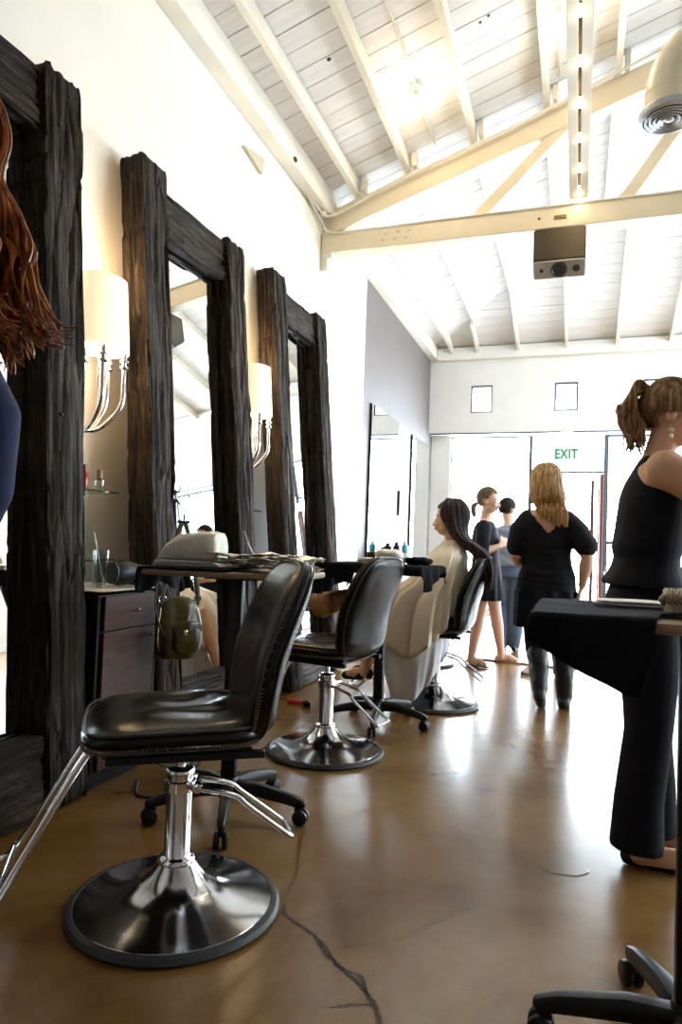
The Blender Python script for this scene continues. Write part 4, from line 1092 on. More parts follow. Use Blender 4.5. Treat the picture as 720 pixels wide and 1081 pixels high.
# ------------------------------------------------------------------ grey wall: mirrors, counter, small items
def wall_mirror(y0, y1, z0, z1, lab):
    t = thing('wall_mirror', lab, 'mirror', (WX, (y0 + y1) / 2, z0))
    bm = bmesh.new(); box(bm, (.014, 0, (z1 - z0) / 2), (.026, y1 - y0, z1 - z0)); obj('frame', bm, 'black_metal', t, smooth=False)
    bm = bmesh.new(); box(bm, (.0285, 0, (z1 - z0) / 2), (.003, y1 - y0 - .02, z1 - z0 - .02)); obj('mirror_pane', bm, 'mirror', t, smooth=False)
wall_mirror(7.60, 8.85, .90, 2.73, 'nearer tall dark-edged mirror on the grey wall')
wall_mirror(9.72, 10.90, .90, 2.70, 'farther tall dark-edged mirror on the grey wall')
t = thing('picture', 'small dark-framed picture between the two grey-wall mirrors', 'picture', (WX, 9.22, 1.48))
bm = bmesh.new(); box(bm, (.015, 0, .17), (.03, .34, .34)); obj('frame', bm, 'black_metal', t, smooth=False)
bm = bmesh.new(); box(bm, (.0315, 0, .17), (.002, .30, .30)); obj('print', bm, 'white_paint', t, smooth=False)
t = thing('wall_counter', 'long dark counter with drawers under the grey-wall mirrors', 'counter', (WX, 9.1, 0))
bm = bmesh.new(); box(bm, (.19, 0, .86), (.36, 3.5, .04), bev=.004); obj('counter_top', bm, 'black_metal', t, smooth=False)
for k in range(3):
    bm = bmesh.new(); box(bm, (.17, -1.15 + 1.15 * k, .79), (.30, .8, .10), bev=.003); d_ = obj('drawer', bm, 'mahogany', t, smooth=False)
    bm = bmesh.new(); box(bm, (.33, -1.15 + 1.15 * k, .79), (.02, .12, .012), bev=.003); obj('handle', bm, 'chrome', d_)
for s in (-1, 1):
    bm = bmesh.new(); box(bm, (.17, s * 1.70, .42), (.30, .04, .84)); obj('side_panel', bm, 'black_metal', t, smooth=False)
def jar(x, y, r, h, m, lab, capm=None, nm='jar', cat='jar'):
    t = thing(nm, lab, cat, (x, y, .88))
    bm = bmesh.new(); lathe(bm, [(0, 0), (r * .95, 0), (r, r * .1), (r, h * .78), (r * .6, h * .84), (0, h * .84)], 20); obj('body', bm, m, t)
    bm = bmesh.new(); lathe(bm, [(0, h * .84), (r * .55, h * .84), (r * .5, h), (0, h)], 16); obj('cap', bm, capm or m, t)
jar(-2.13, 7.66, .035, .17, 'black_plastic', 'tall black bottle on the dark counter, nearest the corner', nm='bottle', cat='bottle')
jar(-2.10, 7.80, .055, .22, 'black_plastic', 'wide black jar on the dark counter behind the orange bowl')
jar(-2.04, 7.98, .045, .23, 'black_plastic', 'black pump bottle on the dark counter', nm='bottle', cat='bottle')
jar(-2.07, 8.55, .045, .24, 'blue_bottle', 'light blue bottle on the dark counter', 'towel_white', nm='bottle', cat='bottle')
jar(-2.12, 8.75, .030, .13, 'teal', 'short teal bottle on the dark counter', nm='bottle', cat='bottle')
bm = bmesh.new(); lathe(bm, [(0, 0), (.05, 0), (.12, .055), (.15, .10), (.142, .10), (.11, .06), (.04, .012), (0, .012)], 28); o = obj('bowl', bm, 'orange'); o.location = (-2.11, 8.24, .88); tag(o, 'wide orange bowl on the dark counter', 'bowl')

# far tables near the door
t = thing('reception_table', 'small dark table by the far window', 'table', (.78, 8.9, 0))
bm = bmesh.new(); box(bm, (0, 0, .82), (.9, .5, .035), bev=.005); obj('table_top', bm, 'mahogany', t, smooth=False)
for sx in (-1, 1):
    for sy in (-1, 1):
        bm = bmesh.new(); tube(bm, [(sx * .40, sy * .20, 0), (sx * .36, sy * .18, .80)], .013, 8); obj('leg', bm, 'steel', t)
bm = bmesh.new(); tube(bm, [(-.37, -.18, .3), (.37, .18, .62)], .008, 8); tube(bm, [(-.37, -.18, .62), (.37, .18, .3)], .008, 8); obj('brace', bm, 'steel', t)
for k, (x, y) in enumerate(((.55, 8.82), (.72, 8.86))):
    bm = bmesh.new(); pad(bm, .16, .12, .05, lambda a, b, n: V((a, b, .027 + n + .006 * noise.noise(V((a * 20, b * 20, k))))), N=30, pw=3, K=6); o = obj('folded_towel', bm, 'towel_white'); o.location = (x, y, .84); tag(o, ['folded white towel at the left end of the far dark table', 'folded white towel toward the middle of the far dark table'][k], 'towel')
# ------------------------------------------------------------------ people
def pobj(name, bm, m, t, **k):
    for v in bm.verts: v.co -= t.location
    return obj(name, bm, m, t, **k)

def hrot(yaw, pitch=0, roll=0):
    """head frame: x forward, y left, z up; yaw about z, pitch>0 looks down"""
    return (Euler((0, 0, yaw)).to_matrix() @ Euler((0, pitch, 0)).to_matrix() @ Euler((roll, 0, 0)).to_matrix())

def head(bm, c, R, s=1.0):
    c = V(c); P = lambda *a: c + R @ (V(a) * s)
    ellipsoid(bm, P(-.012, 0, .022), V((.094, .074, .092)) * s, R)
    ellipsoid(bm, P(.022, 0, -.035), V((.064, .058, .080)) * s, R)
    ellipsoid(bm, P(.040, 0, -.092), V((.034, .034, .024)) * s, R)
    for q in (-1, 1):
        ellipsoid(bm, P(.022, q * .040, -.070), V((.040, .020, .030)) * s, R)
        ellipsoid(bm, P(.064, q * .034, -.038), V((.022, .020, .020)) * s, R)
        ellipsoid(bm, P(-.008, q * .076, -.022), V((.017, .008, .029)) * s, R)
        ellipsoid(bm, P(.070, q * .026, .014), V((.014, .022, .007)) * s, R)
    tube(bm, [P(.080, 0, .004), P(.096, 0, -.022), P(.106, 0, -.042)], [.007 * s, .009 * s, .012 * s], 10, round_ends=True)
    ellipsoid(bm, P(.096, 0, -.046), V((.012, .017, .008)) * s, R)
    ellipsoid(bm, P(.084, 0, -.068), V((.011, .022, .006)) * s, R)
    ellipsoid(bm, P(.082, 0, -.078), V((.011, .019, .007)) * s, R)

def face_bits(t, c, R, s=1.0):
    c = V(c); P = lambda *a: c + R @ (V(a) * s)
    for q in (-1, 1):
        bm = bmesh.new(); ellipsoid(bm, P(.074, q * .031, -.010), V((.011, .015, .008)) * s, R); e = pobj('eye', bm, 'eye', t)
        bm = bmesh.new(); ellipsoid(bm, P(.0825, q * .031, -.010), V((.004, .006, .006)) * s, R); o = pobj('iris', bm, 'iris', t); o.parent = e
        bm = bmesh.new(); stube(bm, [P(.080, q * .014, .016), P(.078, q * .032, .022), P(.064, q * .050, .014)], [.003 * s, .0035 * s, .0015 * s], 6); pobj('eyebrow', bm, 'hair_light_brown', t)
    bm = bmesh.new(); ellipsoid(bm, P(.092, 0, -.068), V((.006, .020, .004)) * s, R); ellipsoid(bm, P(.090, 0, -.077), V((.006, .018, .005)) * s, R)
    pobj('lips', remesh(bm, .003, 1), 'lips', t)

def hand(bm, w, d, nrm, s=1.0, curl=.35, thumb=1):
    """w wrist, d finger direction, nrm palm-facing direction (fingers curl toward it)"""
    w = V(w); d = V(d).normalized(); n = V(nrm); n = (n - d * n.dot(d)).normalized(); side = d.cross(n).normalized() * thumb
    tube(bm, [w, w + d * .03 * s, w + d * .085 * s], [.024 * s, .034 * s, .038 * s], 14, flat=.42, side=tuple(side.cross(d)) if False else tuple(side), round_ends=True)
    for i, (off, L) in enumerate(((.028, .068), (.010, .078), (-.009, .072), (-.027, .056))):
        p = w + d * .085 * s + side * off * s; a = 0; pts = [p - d * .02 * s, p]
        for k, f in enumerate((.42, .33, .25)):
            a += curl * (1 + .25 * i * .5) * (1.2 if k else .7); v = d * math.cos(a) + n * math.sin(a)
            p = p + v * L * f * s; pts.append(p)
        tube(bm, pts, [.0095 * s, .0095 * s, .009 * s, .008 * s, .007 * s], 10, round_ends=True)
    b = w + d * .028 * s + side * .026 * s
    v1 = (side * .8 + d * .7 + n * .25).normalized(); v2 = (side * .25 + d * .9 + n * .45).normalized()
    tube(bm, [b - side * .012 * s, b + v1 * .032 * s, b + v1 * .032 * s + v2 * .032 * s, b + v1 * .032 * s + v2 * .055 * s], [.014 * s, .0115 * s, .0095 * s, .008 * s], 10, round_ends=True)

def arm(bm, sh, el, wr, r=(.052, .040, .036, .025)):
    sh, el, wr = V(sh), V(el), V(wr)
    tube(bm, [sh, sh.lerp(el, .35), sh.lerp(el, .8), el, el.lerp(wr, .28), el.lerp(wr, .75), wr], [r[0], r[0] * .93, r[1], r[1] * .93, r[1] * 1.02, r[3] * 1.2, r[3]], 16, round_ends=True)

def leg(bm, hp, kn, an, r=(.085, .058, .054, .034)):
    hp, kn, an = V(hp), V(kn), V(an)
    back = V((0, 0, 0))
    tube(bm, [hp, hp.lerp(kn, .4), hp.lerp(kn, .85), kn, kn.lerp(an, .28), kn.lerp(an, .7), an], [r[0], r[0] * .92, r[1] * 1.08, r[1], r[2] * 1.08, r[3] * 1.25, r[3]], 18, round_ends=True)

def foot(bm, an, toe, h=.035, w=.045):
    an, toe = V(an), V(toe); d = (toe - an); d.z = 0; d.normalize()
    heel = V((an.x, an.y, toe.z if False else an.z - .045)) - d * .03
    tube(bm, [an + V((0, 0, .02)), an + V((0, 0, -.03))], [.036, .038], 14, round_ends=True)
    tube(bm, [heel, V((an.x, an.y, heel.z + .008)) + d * .05, toe - d * .05 + V((0, 0, .012)), toe], [.034, .040, .042, .024], 16, flat=.62, side=(0, 0, 1) if False else None, round_ends=True)

def hair_locks(bm, paths, rad, n=6, k=5):
    for P, r in zip(paths, rad): stube(bm, P, [r * .7, r, r * .9, r * .25], n, k=k, round_ends=False)

def scalp(c, R, s, th, phi, g=1.0):
    """point on the hair surface; th 0 = back of head, phi elevation"""
    return V(c) + R @ (V((-.017 - .103 * g * math.cos(phi) * math.cos(th), .084 * g * math.cos(phi) * math.sin(th), .022 + .104 * g * math.sin(phi))) * s)

def hair_cap(bm, c, R, s=1.0, grow=1.0, low=-.05, front=.055):
    """hair-covered part of the scalp; stops at the hair line"""
    c = V(c); n, m = 36, 22; g = {}
    for k in range(m + 1):
        ph = PI / 2 - (PI * .80) * k / m
        for i in range(n):
            th = 2 * PI * i / n
            x, y, z = math.cos(ph) * math.cos(th), math.cos(ph) * math.sin(th), math.sin(ph)
            st = .0035 * math.sin(th * 23 + 5 * z) * (1 - z * z)
            p = V(((.103 * grow + st) * x - .017, (.084 * grow + st) * y, (.104 * grow) * z + .022)) * s
            g[k, i] = p
    vt = {}
    def ok(p):
        return not (p.x > (front - .018) * s and p.z < (.062 + .25 * (p.x / s - front)) * s) and p.z > low * s and not (p.x > -.040 * s and p.z < .004 * s)
    for k in range(m):
        for i in range(n):
            q = [(k, i), (k + 1, i), (k + 1, (i + 1) % n), (k, (i + 1) % n)]
            if all(ok(g[a]) for a in q):
                vs = []
                for a in q:
                    if a not in vt: vt[a] = bm.verts.new(c + R @ g[a])
                    vs.append(vt[a])
                try: bm.faces.new(vs)
                except ValueError: pass
    inner = bmesh.ops.solidify(bm, geom=[f for f in bm.faces], thickness=-.012 * s)

# ---- stylist at right --------------------------------------------------------
def stylist():
    t = thing('person', 'person with a golden-brown ponytail in black sleeveless top and trousers, standing at right', 'person', (.26, 2.74, 0))
    hc = V((.325, 2.73, 1.595)); R = hrot(-.05, .12)
    shR, elR, wrR = (.285, 2.565, 1.375), (.52, 2.52, 1.21), (.71, 2.62, 1.36)
    shL, elL, wrL = (.285, 2.905, 1.375), (.52, 2.95, 1.26), (.72, 2.86, 1.30)
    bm = bmesh.new(); head(bm, hc, R)
    tube(bm, [(.27, 2.735, 1.37), (.285, 2.735, 1.46), (.31, 2.732, 1.55)], [.068, .052, .052], 20)
    torso(bm, [(.25, 2.735, .88, .11, .15), (.245, 2.735, 1.06, .085, .125), (.255, 2.735, 1.20, .098, .148), (.270, 2.735, 1.33, .094, .160), (.275, 2.735, 1.39, .075, .155), (.278, 2.735, 1.425, .05, .09)])
    for a in ((shR, elR, wrR), (shL, elL, wrL)): arm(bm, *a, r=(.066, .052, .044, .026))
    hand(bm, wrR, (.8, .2, .35), (0, .8, .2), curl=.55, thumb=1); hand(bm, wrL, (.8, -.3, .3), (0, -.8, -.2), curl=.5, thumb=-1)
    for y, kx, ax, in ((2.635, .27, .235), (2.83, .28, .30)):
        leg(bm, (.25, y, .88), (kx, y - .005, .48), (ax, y, .10), r=(.075, .048, .045, .034)); foot(bm, (ax, y, .075), (ax + .155, y - .01, .028))
    b = pobj('body', remesh(bm, .0075, 4), 'skin', t)
    face_bits(t, hc, R)
    bm = bmesh.new()   # sleeveless top, gathered at the waist
    torso(bm, [(.235, 2.735, .965, .145, .195), (.232, 2.735, .985, .138, .185), (.240, 2.735, 1.03, .118, .162), (.245, 2.735, 1.065, .112, .155), (.246, 2.735, 1.10, .120, .162), (.258, 2.735, 1.20, .122, .172), (.268, 2.735, 1.28, .122, .172), (.272, 2.735, 1.34, .108, .148), (.276, 2.735, 1.39, .085, .118), (.278, 2.735, 1.425, .064, .098), (.280, 2.735, 1.437, .055, .088)], pw=2.2)
    b2 = remesh(bm, .008, 3)
    for v in b2.verts: v.co += V((1, 0, 0)) * .004 * noise.noise(v.co * 14) + V((0, 0, .006)) * noise.noise(v.co * 8)
    pobj('top', b2, 'dress_black', t)
    bm = bmesh.new()
    torso(bm, [(.245, 2.735, .78, .125, .18), (.242, 2.735, .86, .142, .19), (.246, 2.735, .94, .135, .18), (.252, 2.735, 1.0, .115, .16)])
    for y, kx, ax in ((2.645, .262, .225), (2.825, .275, .285)):
        tube(bm, [(.245, y, .84), (.255, y, .66), (kx - .01, y, .46), (ax, y, .22), (ax - .005, y, .055)], [.105, .095, .080, .082, .090], 22)
    pobj('trousers', remesh(bm, .009, 3), 'dress_black', t)
    for y, ax in ((2.635, .235), (2.83, .30)):
        bm = bmesh.new(); tube(bm, [(ax - .035, y, .028), (ax + .04, y, .024), (ax + .11, y - .005, .022), (ax + .165, y - .01, .018)], [.034, .040, .044, .026], 18, flat=.55, side=(0, 0, 1) if False else None, round_ends=True)
        b2 = remesh(bm, .006, 2)
        for v in b2.verts: v.co.z = max(v.co.z, .002)
        pobj('shoe', b2, 'boot', t)
    # hair
    bm = bmesh.new(); hair_cap(bm, hc, R, 1.0, 1.03, low=-.07); cap = pobj('hair', bm, 'hair_tail', t, angle=80)
    rnd = random.Random(3); tie = hc + R @ V((-.088, 0, .075)); paths, rad = [], []
    for i in range(90):
        a = rnd.uniform(-.030, .030); b_ = rnd.uniform(-.045, .045); w = rnd.uniform(0, 6); L = rnd.uniform(.75, 1.08)
        P = [tie + V((.012, b_ * .2, a * .2)), tie + V((-.035, b_ * .5, .018 + a * .8)), tie + V((-.070 + a * .5, b_ * .9, -.015 + a))]
        for k in range(1, 6): P.append(tie + V((-.078 + a * 1.05 + .012 * k * .6 + .009 * math.sin(w + k * 1.9), b_ + .008 * math.cos(w + k * 2.1), -.02 - .040 * k * L)))
        paths.append(P); rad.append(rnd.uniform(.0045, .008))
    hair_locks(bm := bmesh.new(), paths, rad, 6, 4); pobj('ponytail', bm, 'hair_tail', t)
    bm = bmesh.new(); paths, rad = [], []
    for i in range(120):   # combed-back strands over the cap
        a_ = math.radians(-104 + 208 * i / 119); P = []
        for k in range(8):
            be = math.radians(46 + 112 * k / 7); f = k / 7
            p = V((-.017 + .106 * math.cos(be), .089 * math.sin(be) * math.sin(a_), .022 + .110 * math.sin(be) * math.cos(a_)))
            P.append(hc + R @ p.lerp(V((-.088, 0, .075)), max(0, (f - .55) / .45) ** 2 * .8))
        P.append(tie); paths.append(P); rad.append(.0042)
    hair_locks(bm, paths, rad, 6, 3); pobj('combed_strands', bm, 'hair_tail', t)
    bm = bmesh.new(); lathe(bm, [(.016, -.012), (.021, -.008), (.021, .008), (.016, .012)], 16, tie, Euler((0, -PI / 2 + .3, 0)).to_matrix()); pobj('hair_tie', bm, 'black_cloth', t)
    for q in (-1, 1):
        e = hc + R @ V((-.004, q * .083, -.052))
        bm = bmesh.new(); tube(bm, [e, e + V((0, 0, -.014))], .0012, 6); ellipsoid(bm, e + V((0, 0, -.022)), (.009, .009, .009)); ellipsoid(bm, e + V((0, 0, -.042)), (.0075, .0075, .0085)); pobj('earring', bm, 'pearl', t)
    bm = bmesh.new()
    for q in (-1, 1):
        tube(bm, [hc + R @ V(p) for p in ((-.012, q * .082, -.012), (.0, q * .083, .001), (.05, q * .073, .002), (.098, q * .062, .0))], .0025, 8)
        tube(bm, [hc + R @ V((.100, q * .034 + .026 * math.cos(a), -.012 + .017 * math.sin(a))) for a in [2 * PI * k / 20 for k in range(20)]], .002, 8, closed=True)
    tube(bm, [hc + R @ V(p) for p in ((.100, -.010, -.006), (.104, 0, -.003), (.100, .010, -.006))], .002, 8); pobj('glasses', bm, 'dark_glass', t)
    # hair dryer she holds
    d = thing('hair_dryer', 'black hair dryer in the hands of the stylist at right', 'hair dryer', (.80, 2.72, 1.33))
    bm = bmesh.new(); lathe(bm, [(0, -.06), (.035, -.055), (.045, -.03), (.043, .03), (.032, .09), (.028, .14), (0, .14)], 24, (0, 0, .06), Euler((0, PI / 2, .3)).to_matrix()); obj('barrel', bm, 'black_plastic', d)
    bm = bmesh.new(); tube(bm, [(0, 0, .04), (-.01, 0, -.10)], [.02, .017], 14, round_ends=True); obj('handle', bm, 'black_plastic', d)
stylist()

# ---- blonde walking away -------------------------------------------------------
def blonde():
    t = thing('person', 'person with long blonde hair walking away in a black tunic, leggings and boots', 'person', (-.12, 5.0, 0))
    hc = V((-.215, 5.0, 1.555)); R = hrot(PI / 2 + .55, .18, 0)
    bm = bmesh.new(); head(bm, hc, R)
    tube(bm, [(-.195, 4.99, 1.30), (-.20, 4.99, 1.40), (-.212, 5.0, 1.50)], [.075, .052, .052], 20)
    torso(bm, [(-.19, 5.0, .86, .17, .11), (-.195, 5.0, 1.0, .145, .10), (-.198, 5.0, 1.15, .16, .105), (-.20, 4.995, 1.25, .185, .095), (-.20, 4.99, 1.32, .175, .075), (-.20, 4.99, 1.365, .09, .05)])
    # left arm bent forward, right arm hanging
    arm(bm, (-.35, 4.99, 1.28), (-.405, 4.97, 1.03), (-.36, 5.20, .95), r=(.058, .046, .042, .027))
    arm(bm, (-.045, 4.99, 1.28), (.075, 4.96, 1.04), (.045, 4.99, .845), r=(.058, .046, .042, .027))
    hand(bm, (-.36, 5.20, .95), (.3, .8, .1), (.5, 0, -.5), thumb=-1, curl=.5); hand(bm, (.045, 4.99, .845), (-.25, .05, -1), (-.8, .1, 0), thumb=1, curl=.6)
    leg(bm, (-.27, 5.0, .84), (-.265, 5.02, .47), (-.215, 4.86, .16)); leg(bm, (-.11, 5.0, .84), (-.085, 5.05, .46), (-.055, 5.02, .09))
    pobj('body', remesh(bm, .009, 4), 'skin_light', t)
    face_bits(t, hc, R)
    # tunic with wide sleeves, deep V at the back
    bm = bmesh.new()
    torso(bm, [(-.20, 5.0, .56, .205, .15), (-.20, 5.0, .66, .205, .145), (-.195, 5.0, .80, .205, .135), (-.19, 5.0, .90, .195, .13), (-.19, 5.0, .98, .168, .115), (-.195, 5.0, 1.05, .165, .112), (-.198, 5.0, 1.15, .178, .118), (-.20, 4.995, 1.25, .195, .108), (-.20, 4.99, 1.32, .185, .088), (-.20, 4.99, 1.355, .13, .068)])
    tube(bm, [(-.32, 4.99, 1.295), (-.375, 4.98, 1.21), (-.395, 4.97, 1.10)], [.072, .078, .074], 20, round_ends=True)
    tube(bm, [(-.07, 4.99, 1.295), (.0, 4.98, 1.22), (.065, 4.965, 1.12)], [.072, .080, .080], 20, round_ends=True)
    b2 = remesh(bm, .009, 4)
    dl = []
    for v in b2.verts:
        x, y, z = v.co
        if z < 1.10 and z > .85: v.co += V((0, -.010, 0)) * noise.noise(V((x * 6, 0, z * 26))) * (1 if y < 5 else .4)
        if z < .80: v.co += V((v.co.x + .2, v.co.y - 5, 0)) * .06 * math.sin(math.atan2(y - 5, x + .2) * 9) + V((0, 0, -.10 * max(0, -(x + .2)) * (.8 - z) * 5))
        # V opening in the back: push the cloth under the skin
        if y < 4.97 and z > 1.20 and abs(x + .18) < (z - 1.20) * .82 + .002: dl.append(v)
    bmesh.ops.delete(b2, geom=dl, context='VERTS')
    o = pobj('tunic', b2, 'dress_black', t)
    rnd = random.Random(8); bm = bmesh.new()
    for k in range(9):
        for q in (-1, 1):
            f = rnd.random(); ellipsoid(bm, (-.18 + q * (.012 + f * .125), 4.895 + f * .02, 1.215 + f * .155), (.0035, .0035, .0035), n=6, m=4)
    o = pobj('beads', bm, 'pearl', t); o['kind'] = 'stuff'
    bm = bmesh.new()
    leg(bm, (-.27, 5.0, .84), (-.265, 5.02, .47), (-.215, 4.86, .20), r=(.10, .070, .066, .046)); leg(bm, (-.11, 5.0, .84), (-.085, 5.05, .46), (-.055, 5.02, .14), r=(.10, .070, .066, .046))
    pobj('leggings', remesh(bm, .01, 2), 'dress_black', t)
    for an, toe, kn in (((-.213, 4.855, .145), (-.20, 4.955, .012), (-.235, 4.93, .36)), ((-.055, 5.02, .075), (-.04, 5.165, .030), (-.068, 5.03, .36))):
        an, toe, kn = V(an), V(toe), V(kn); d = (toe - an).normalized(); bm = bmesh.new()
        tube(bm, [kn, kn.lerp(an, .5), an], [.072, .066, .056], 18, round_ends=True)
        dn = (an - kn).normalized(); heel = an + dn * .045 - V((d.x, d.y, 0)) * .035
        tube(bm, [heel, heel.lerp(toe, .5), toe], [.044, .048, .036], 16, flat=.8, round_ends=True); tube(bm, [an, heel], [.052, .044], 14, round_ends=True)
        tube(bm, [heel, heel + dn * .030], [.040, .040], 14)
        b2 = remesh(bm, .008, 2)
        for v in b2.verts:
            v.co.z = max(v.co.z, .003)
            if v.co.z > .18: v.co += noise.noise_vector(v.co * 14) * .008
        pobj('boot', b2, 'boot', t)
    # hair
    bm = bmesh.new(); hair_cap(bm, hc, R, 1.0, 1.07, low=-.10); pobj('hair', bm, 'hair_blonde', t, angle=80)
    rnd = random.Random(5); paths, rad = [], []
    for i in range(210):
        th = rnd.uniform(-2.3, 2.3); g = rnd.uniform(1.07, 1.16)
        P = [scalp(hc, R, 1, th * .6, 1.45, 1.04), scalp(hc, R, 1, th, .95, g), scalp(hc, R, 1, th, .35, g), scalp(hc, R, 1, th, -.25, g)]
        p = P[-1].copy(); q = (p.x - hc.x) / .10; e = rnd.uniform(0, 1); long_ = q > -.55 or rnd.random() < .3
        P.append(V((p.x + .012 * q + .01, min(p.y, 4.975) - .01, 1.46)))
        if long_:
            w = rnd.uniform(0, 6); sh = .024 + .012 * q; p.x = hc.x + (p.x - hc.x) * .85
            P += [V((p.x + sh + .008 * math.sin(w), 4.925 + rnd.uniform(-.012, .02), 1.405)), V((p.x * .85 + hc.x * .15 + sh * 1.9 + .008 * math.sin(w + 2), 4.895 + rnd.uniform(-.01, .012), 1.345)), V((p.x * .7 + hc.x * .3 + sh * 2.6, 4.885, 1.29 - .05 * e + .03 * (q < 0)))]
        else: P.append(V((p.x - .005, min(p.y, 4.95), 1.40)))
        paths.append(P); rad.append(rnd.uniform(.007, .011))
    bm = bmesh.new(); hair_locks(bm, paths, rad, 6, 4); pobj('long_locks', bm, 'hair_blonde', t)
blonde()

# ---- standing in dark dress ------------------------------------------------------
def dress_person():
    t = thing('person', 'person with a low ponytail in a dark knee-length dress and flat sandals, hands clasped', 'person', (-.77, 6.5, 0))
    hc = V((-.775, 6.45, 1.525)); R = hrot(-.15, .12)
    bm = bmesh.new(); head(bm, hc, R)
    tube(bm, [(-.80, 6.45, 1.30), (-.80, 6.45, 1.38), (-.785, 6.45, 1.47)], [.07, .048, .048], 18)
    torso(bm, [(-.79, 6.47, .85, .11, .16), (-.79, 6.46, 1.02, .095, .135), (-.80, 6.45, 1.18, .105, .15), (-.80, 6.45, 1.28, .085, .165), (-.80, 6.45, 1.34, .05, .08)])
    arm(bm, (-.80, 6.28, 1.27), (-.80, 6.24, 1.04), (-.665, 6.34, 1.10), r=(.05, .040, .036, .024)); arm(bm, (-.80, 6.62, 1.27), (-.78, 6.66, 1.04), (-.655, 6.52, 1.10), r=(.05, .040, .036, .024))
    hand(bm, (-.665, 6.34, 1.10), (.5, .7, .35), (-.2, .7, .2), curl=.6, thumb=1); hand(bm, (-.655, 6.52, 1.10), (.5, -.7, .45), (-.2, -.7, .2), curl=.6, thumb=-1)
    leg(bm, (-.80, 6.38, .82), (-.83, 6.36, .47), (-.885, 6.34, .075), r=(.085, .056, .054, .034)); leg(bm, (-.77, 6.58, .82), (-.705, 6.62, .47), (-.655, 6.72, .075), r=(.085, .056, .054, .034))
    foot(bm, (-.885, 6.34, .072), (-.755, 6.30, .030)); foot(bm, (-.655, 6.72, .072), (-.52, 6.72, .030))
    pobj('body', remesh(bm, .009, 4), 'skin_light', t)
    face_bits(t, hc, R)
    bm = bmesh.new()
    torso(bm, [(-.775, 6.48, .60, .150, .205), (-.785, 6.48, .74, .145, .20), (-.79, 6.47, .88, .135, .19), (-.792, 6.46, 1.02, .118, .165), (-.80, 6.45, 1.16, .125, .172), (-.80, 6.45, 1.27, .105, .175), (-.80, 6.45, 1.325, .072, .13)])
    tube(bm, [(-.80, 6.30, 1.265), (-.80, 6.26, 1.16), (-.80, 6.235, 1.03)], [.072, .068, .062], 18, round_ends=True); tube(bm, [(-.80, 6.60, 1.265), (-.79, 6.63, 1.16), (-.785, 6.65, 1.03)], [.072, .068, .062], 18, round_ends=True)
    b2 = remesh(bm, .009, 3)
    for v in b2.verts:
        if v.co.z < .95: v.co += V((v.co.x + .78, v.co.y - 6.48, 0)) * .06 * math.sin(math.atan2(v.co.y - 6.48, v.co.x + .78) * 10) * min(1, (.95 - v.co.z) * 4)
    pobj('dress', b2, 'dress_black', t)
    for an, toe in (((-.885, 6.34), (-.745, 6.298)), ((-.655, 6.72), (-.51, 6.72))):
        a = V((*an, .010)); b_ = V((*toe, .010)); d = (b_ - a).normalized(); s = V((-d.y, d.x, 0)); bm = bmesh.new()
        tube(bm, [a - d * .03, a.lerp(b_, .5), b_], [.036, .034, .038], 16, flat=.22, side=tuple(s), round_ends=True)
        stube(bm, [a + s * .036, a + V((0, 0, .075)) - d * .035, a - s * .036], .004, 8); stube(bm, [a.lerp(b_, .55) + s * .038, a.lerp(b_, .62) + V((0, 0, .048)), a.lerp(b_, .55) - s * .038], .006, 8); stube(bm, [a.lerp(b_, .6) + V((0, 0, .045)), a.lerp(b_, .9) + V((0, 0, .02))], .004, 8)
        stube(bm, [a + s * .034 + V((0, 0, .03)), a + d * .045 + V((0, 0, .075)), a - s * .034 + V((0, 0, .03))], .004, 8)
        pobj('sandal', bm, 'tan_leather', t)
    bm = bmesh.new(); hair_cap(bm, hc, R, 1.0, 1.04, low=-.08); pobj('hair', bm, 'hair_light_brown', t, angle=80)
    tie = hc + R @ V((-.115, 0, -.04)); rnd = random.Random(2); paths, rad = [], []
    for i in range(34):
        a, b_ = rnd.uniform(-.02, .02), rnd.uniform(-.025, .025); paths.append([tie + V((.03, 0, .01)), tie + V((-.015 + a, b_, -.01)), tie + V((-.03 + a, b_, -.06)), tie + V((-.015 + a, b_, -.12 - rnd.uniform(0, .03)))]); rad.append(.007)
    bm = bmesh.new(); hair_locks(bm, paths, rad); pobj('ponytail', bm, 'hair_light_brown', t)
dress_person()

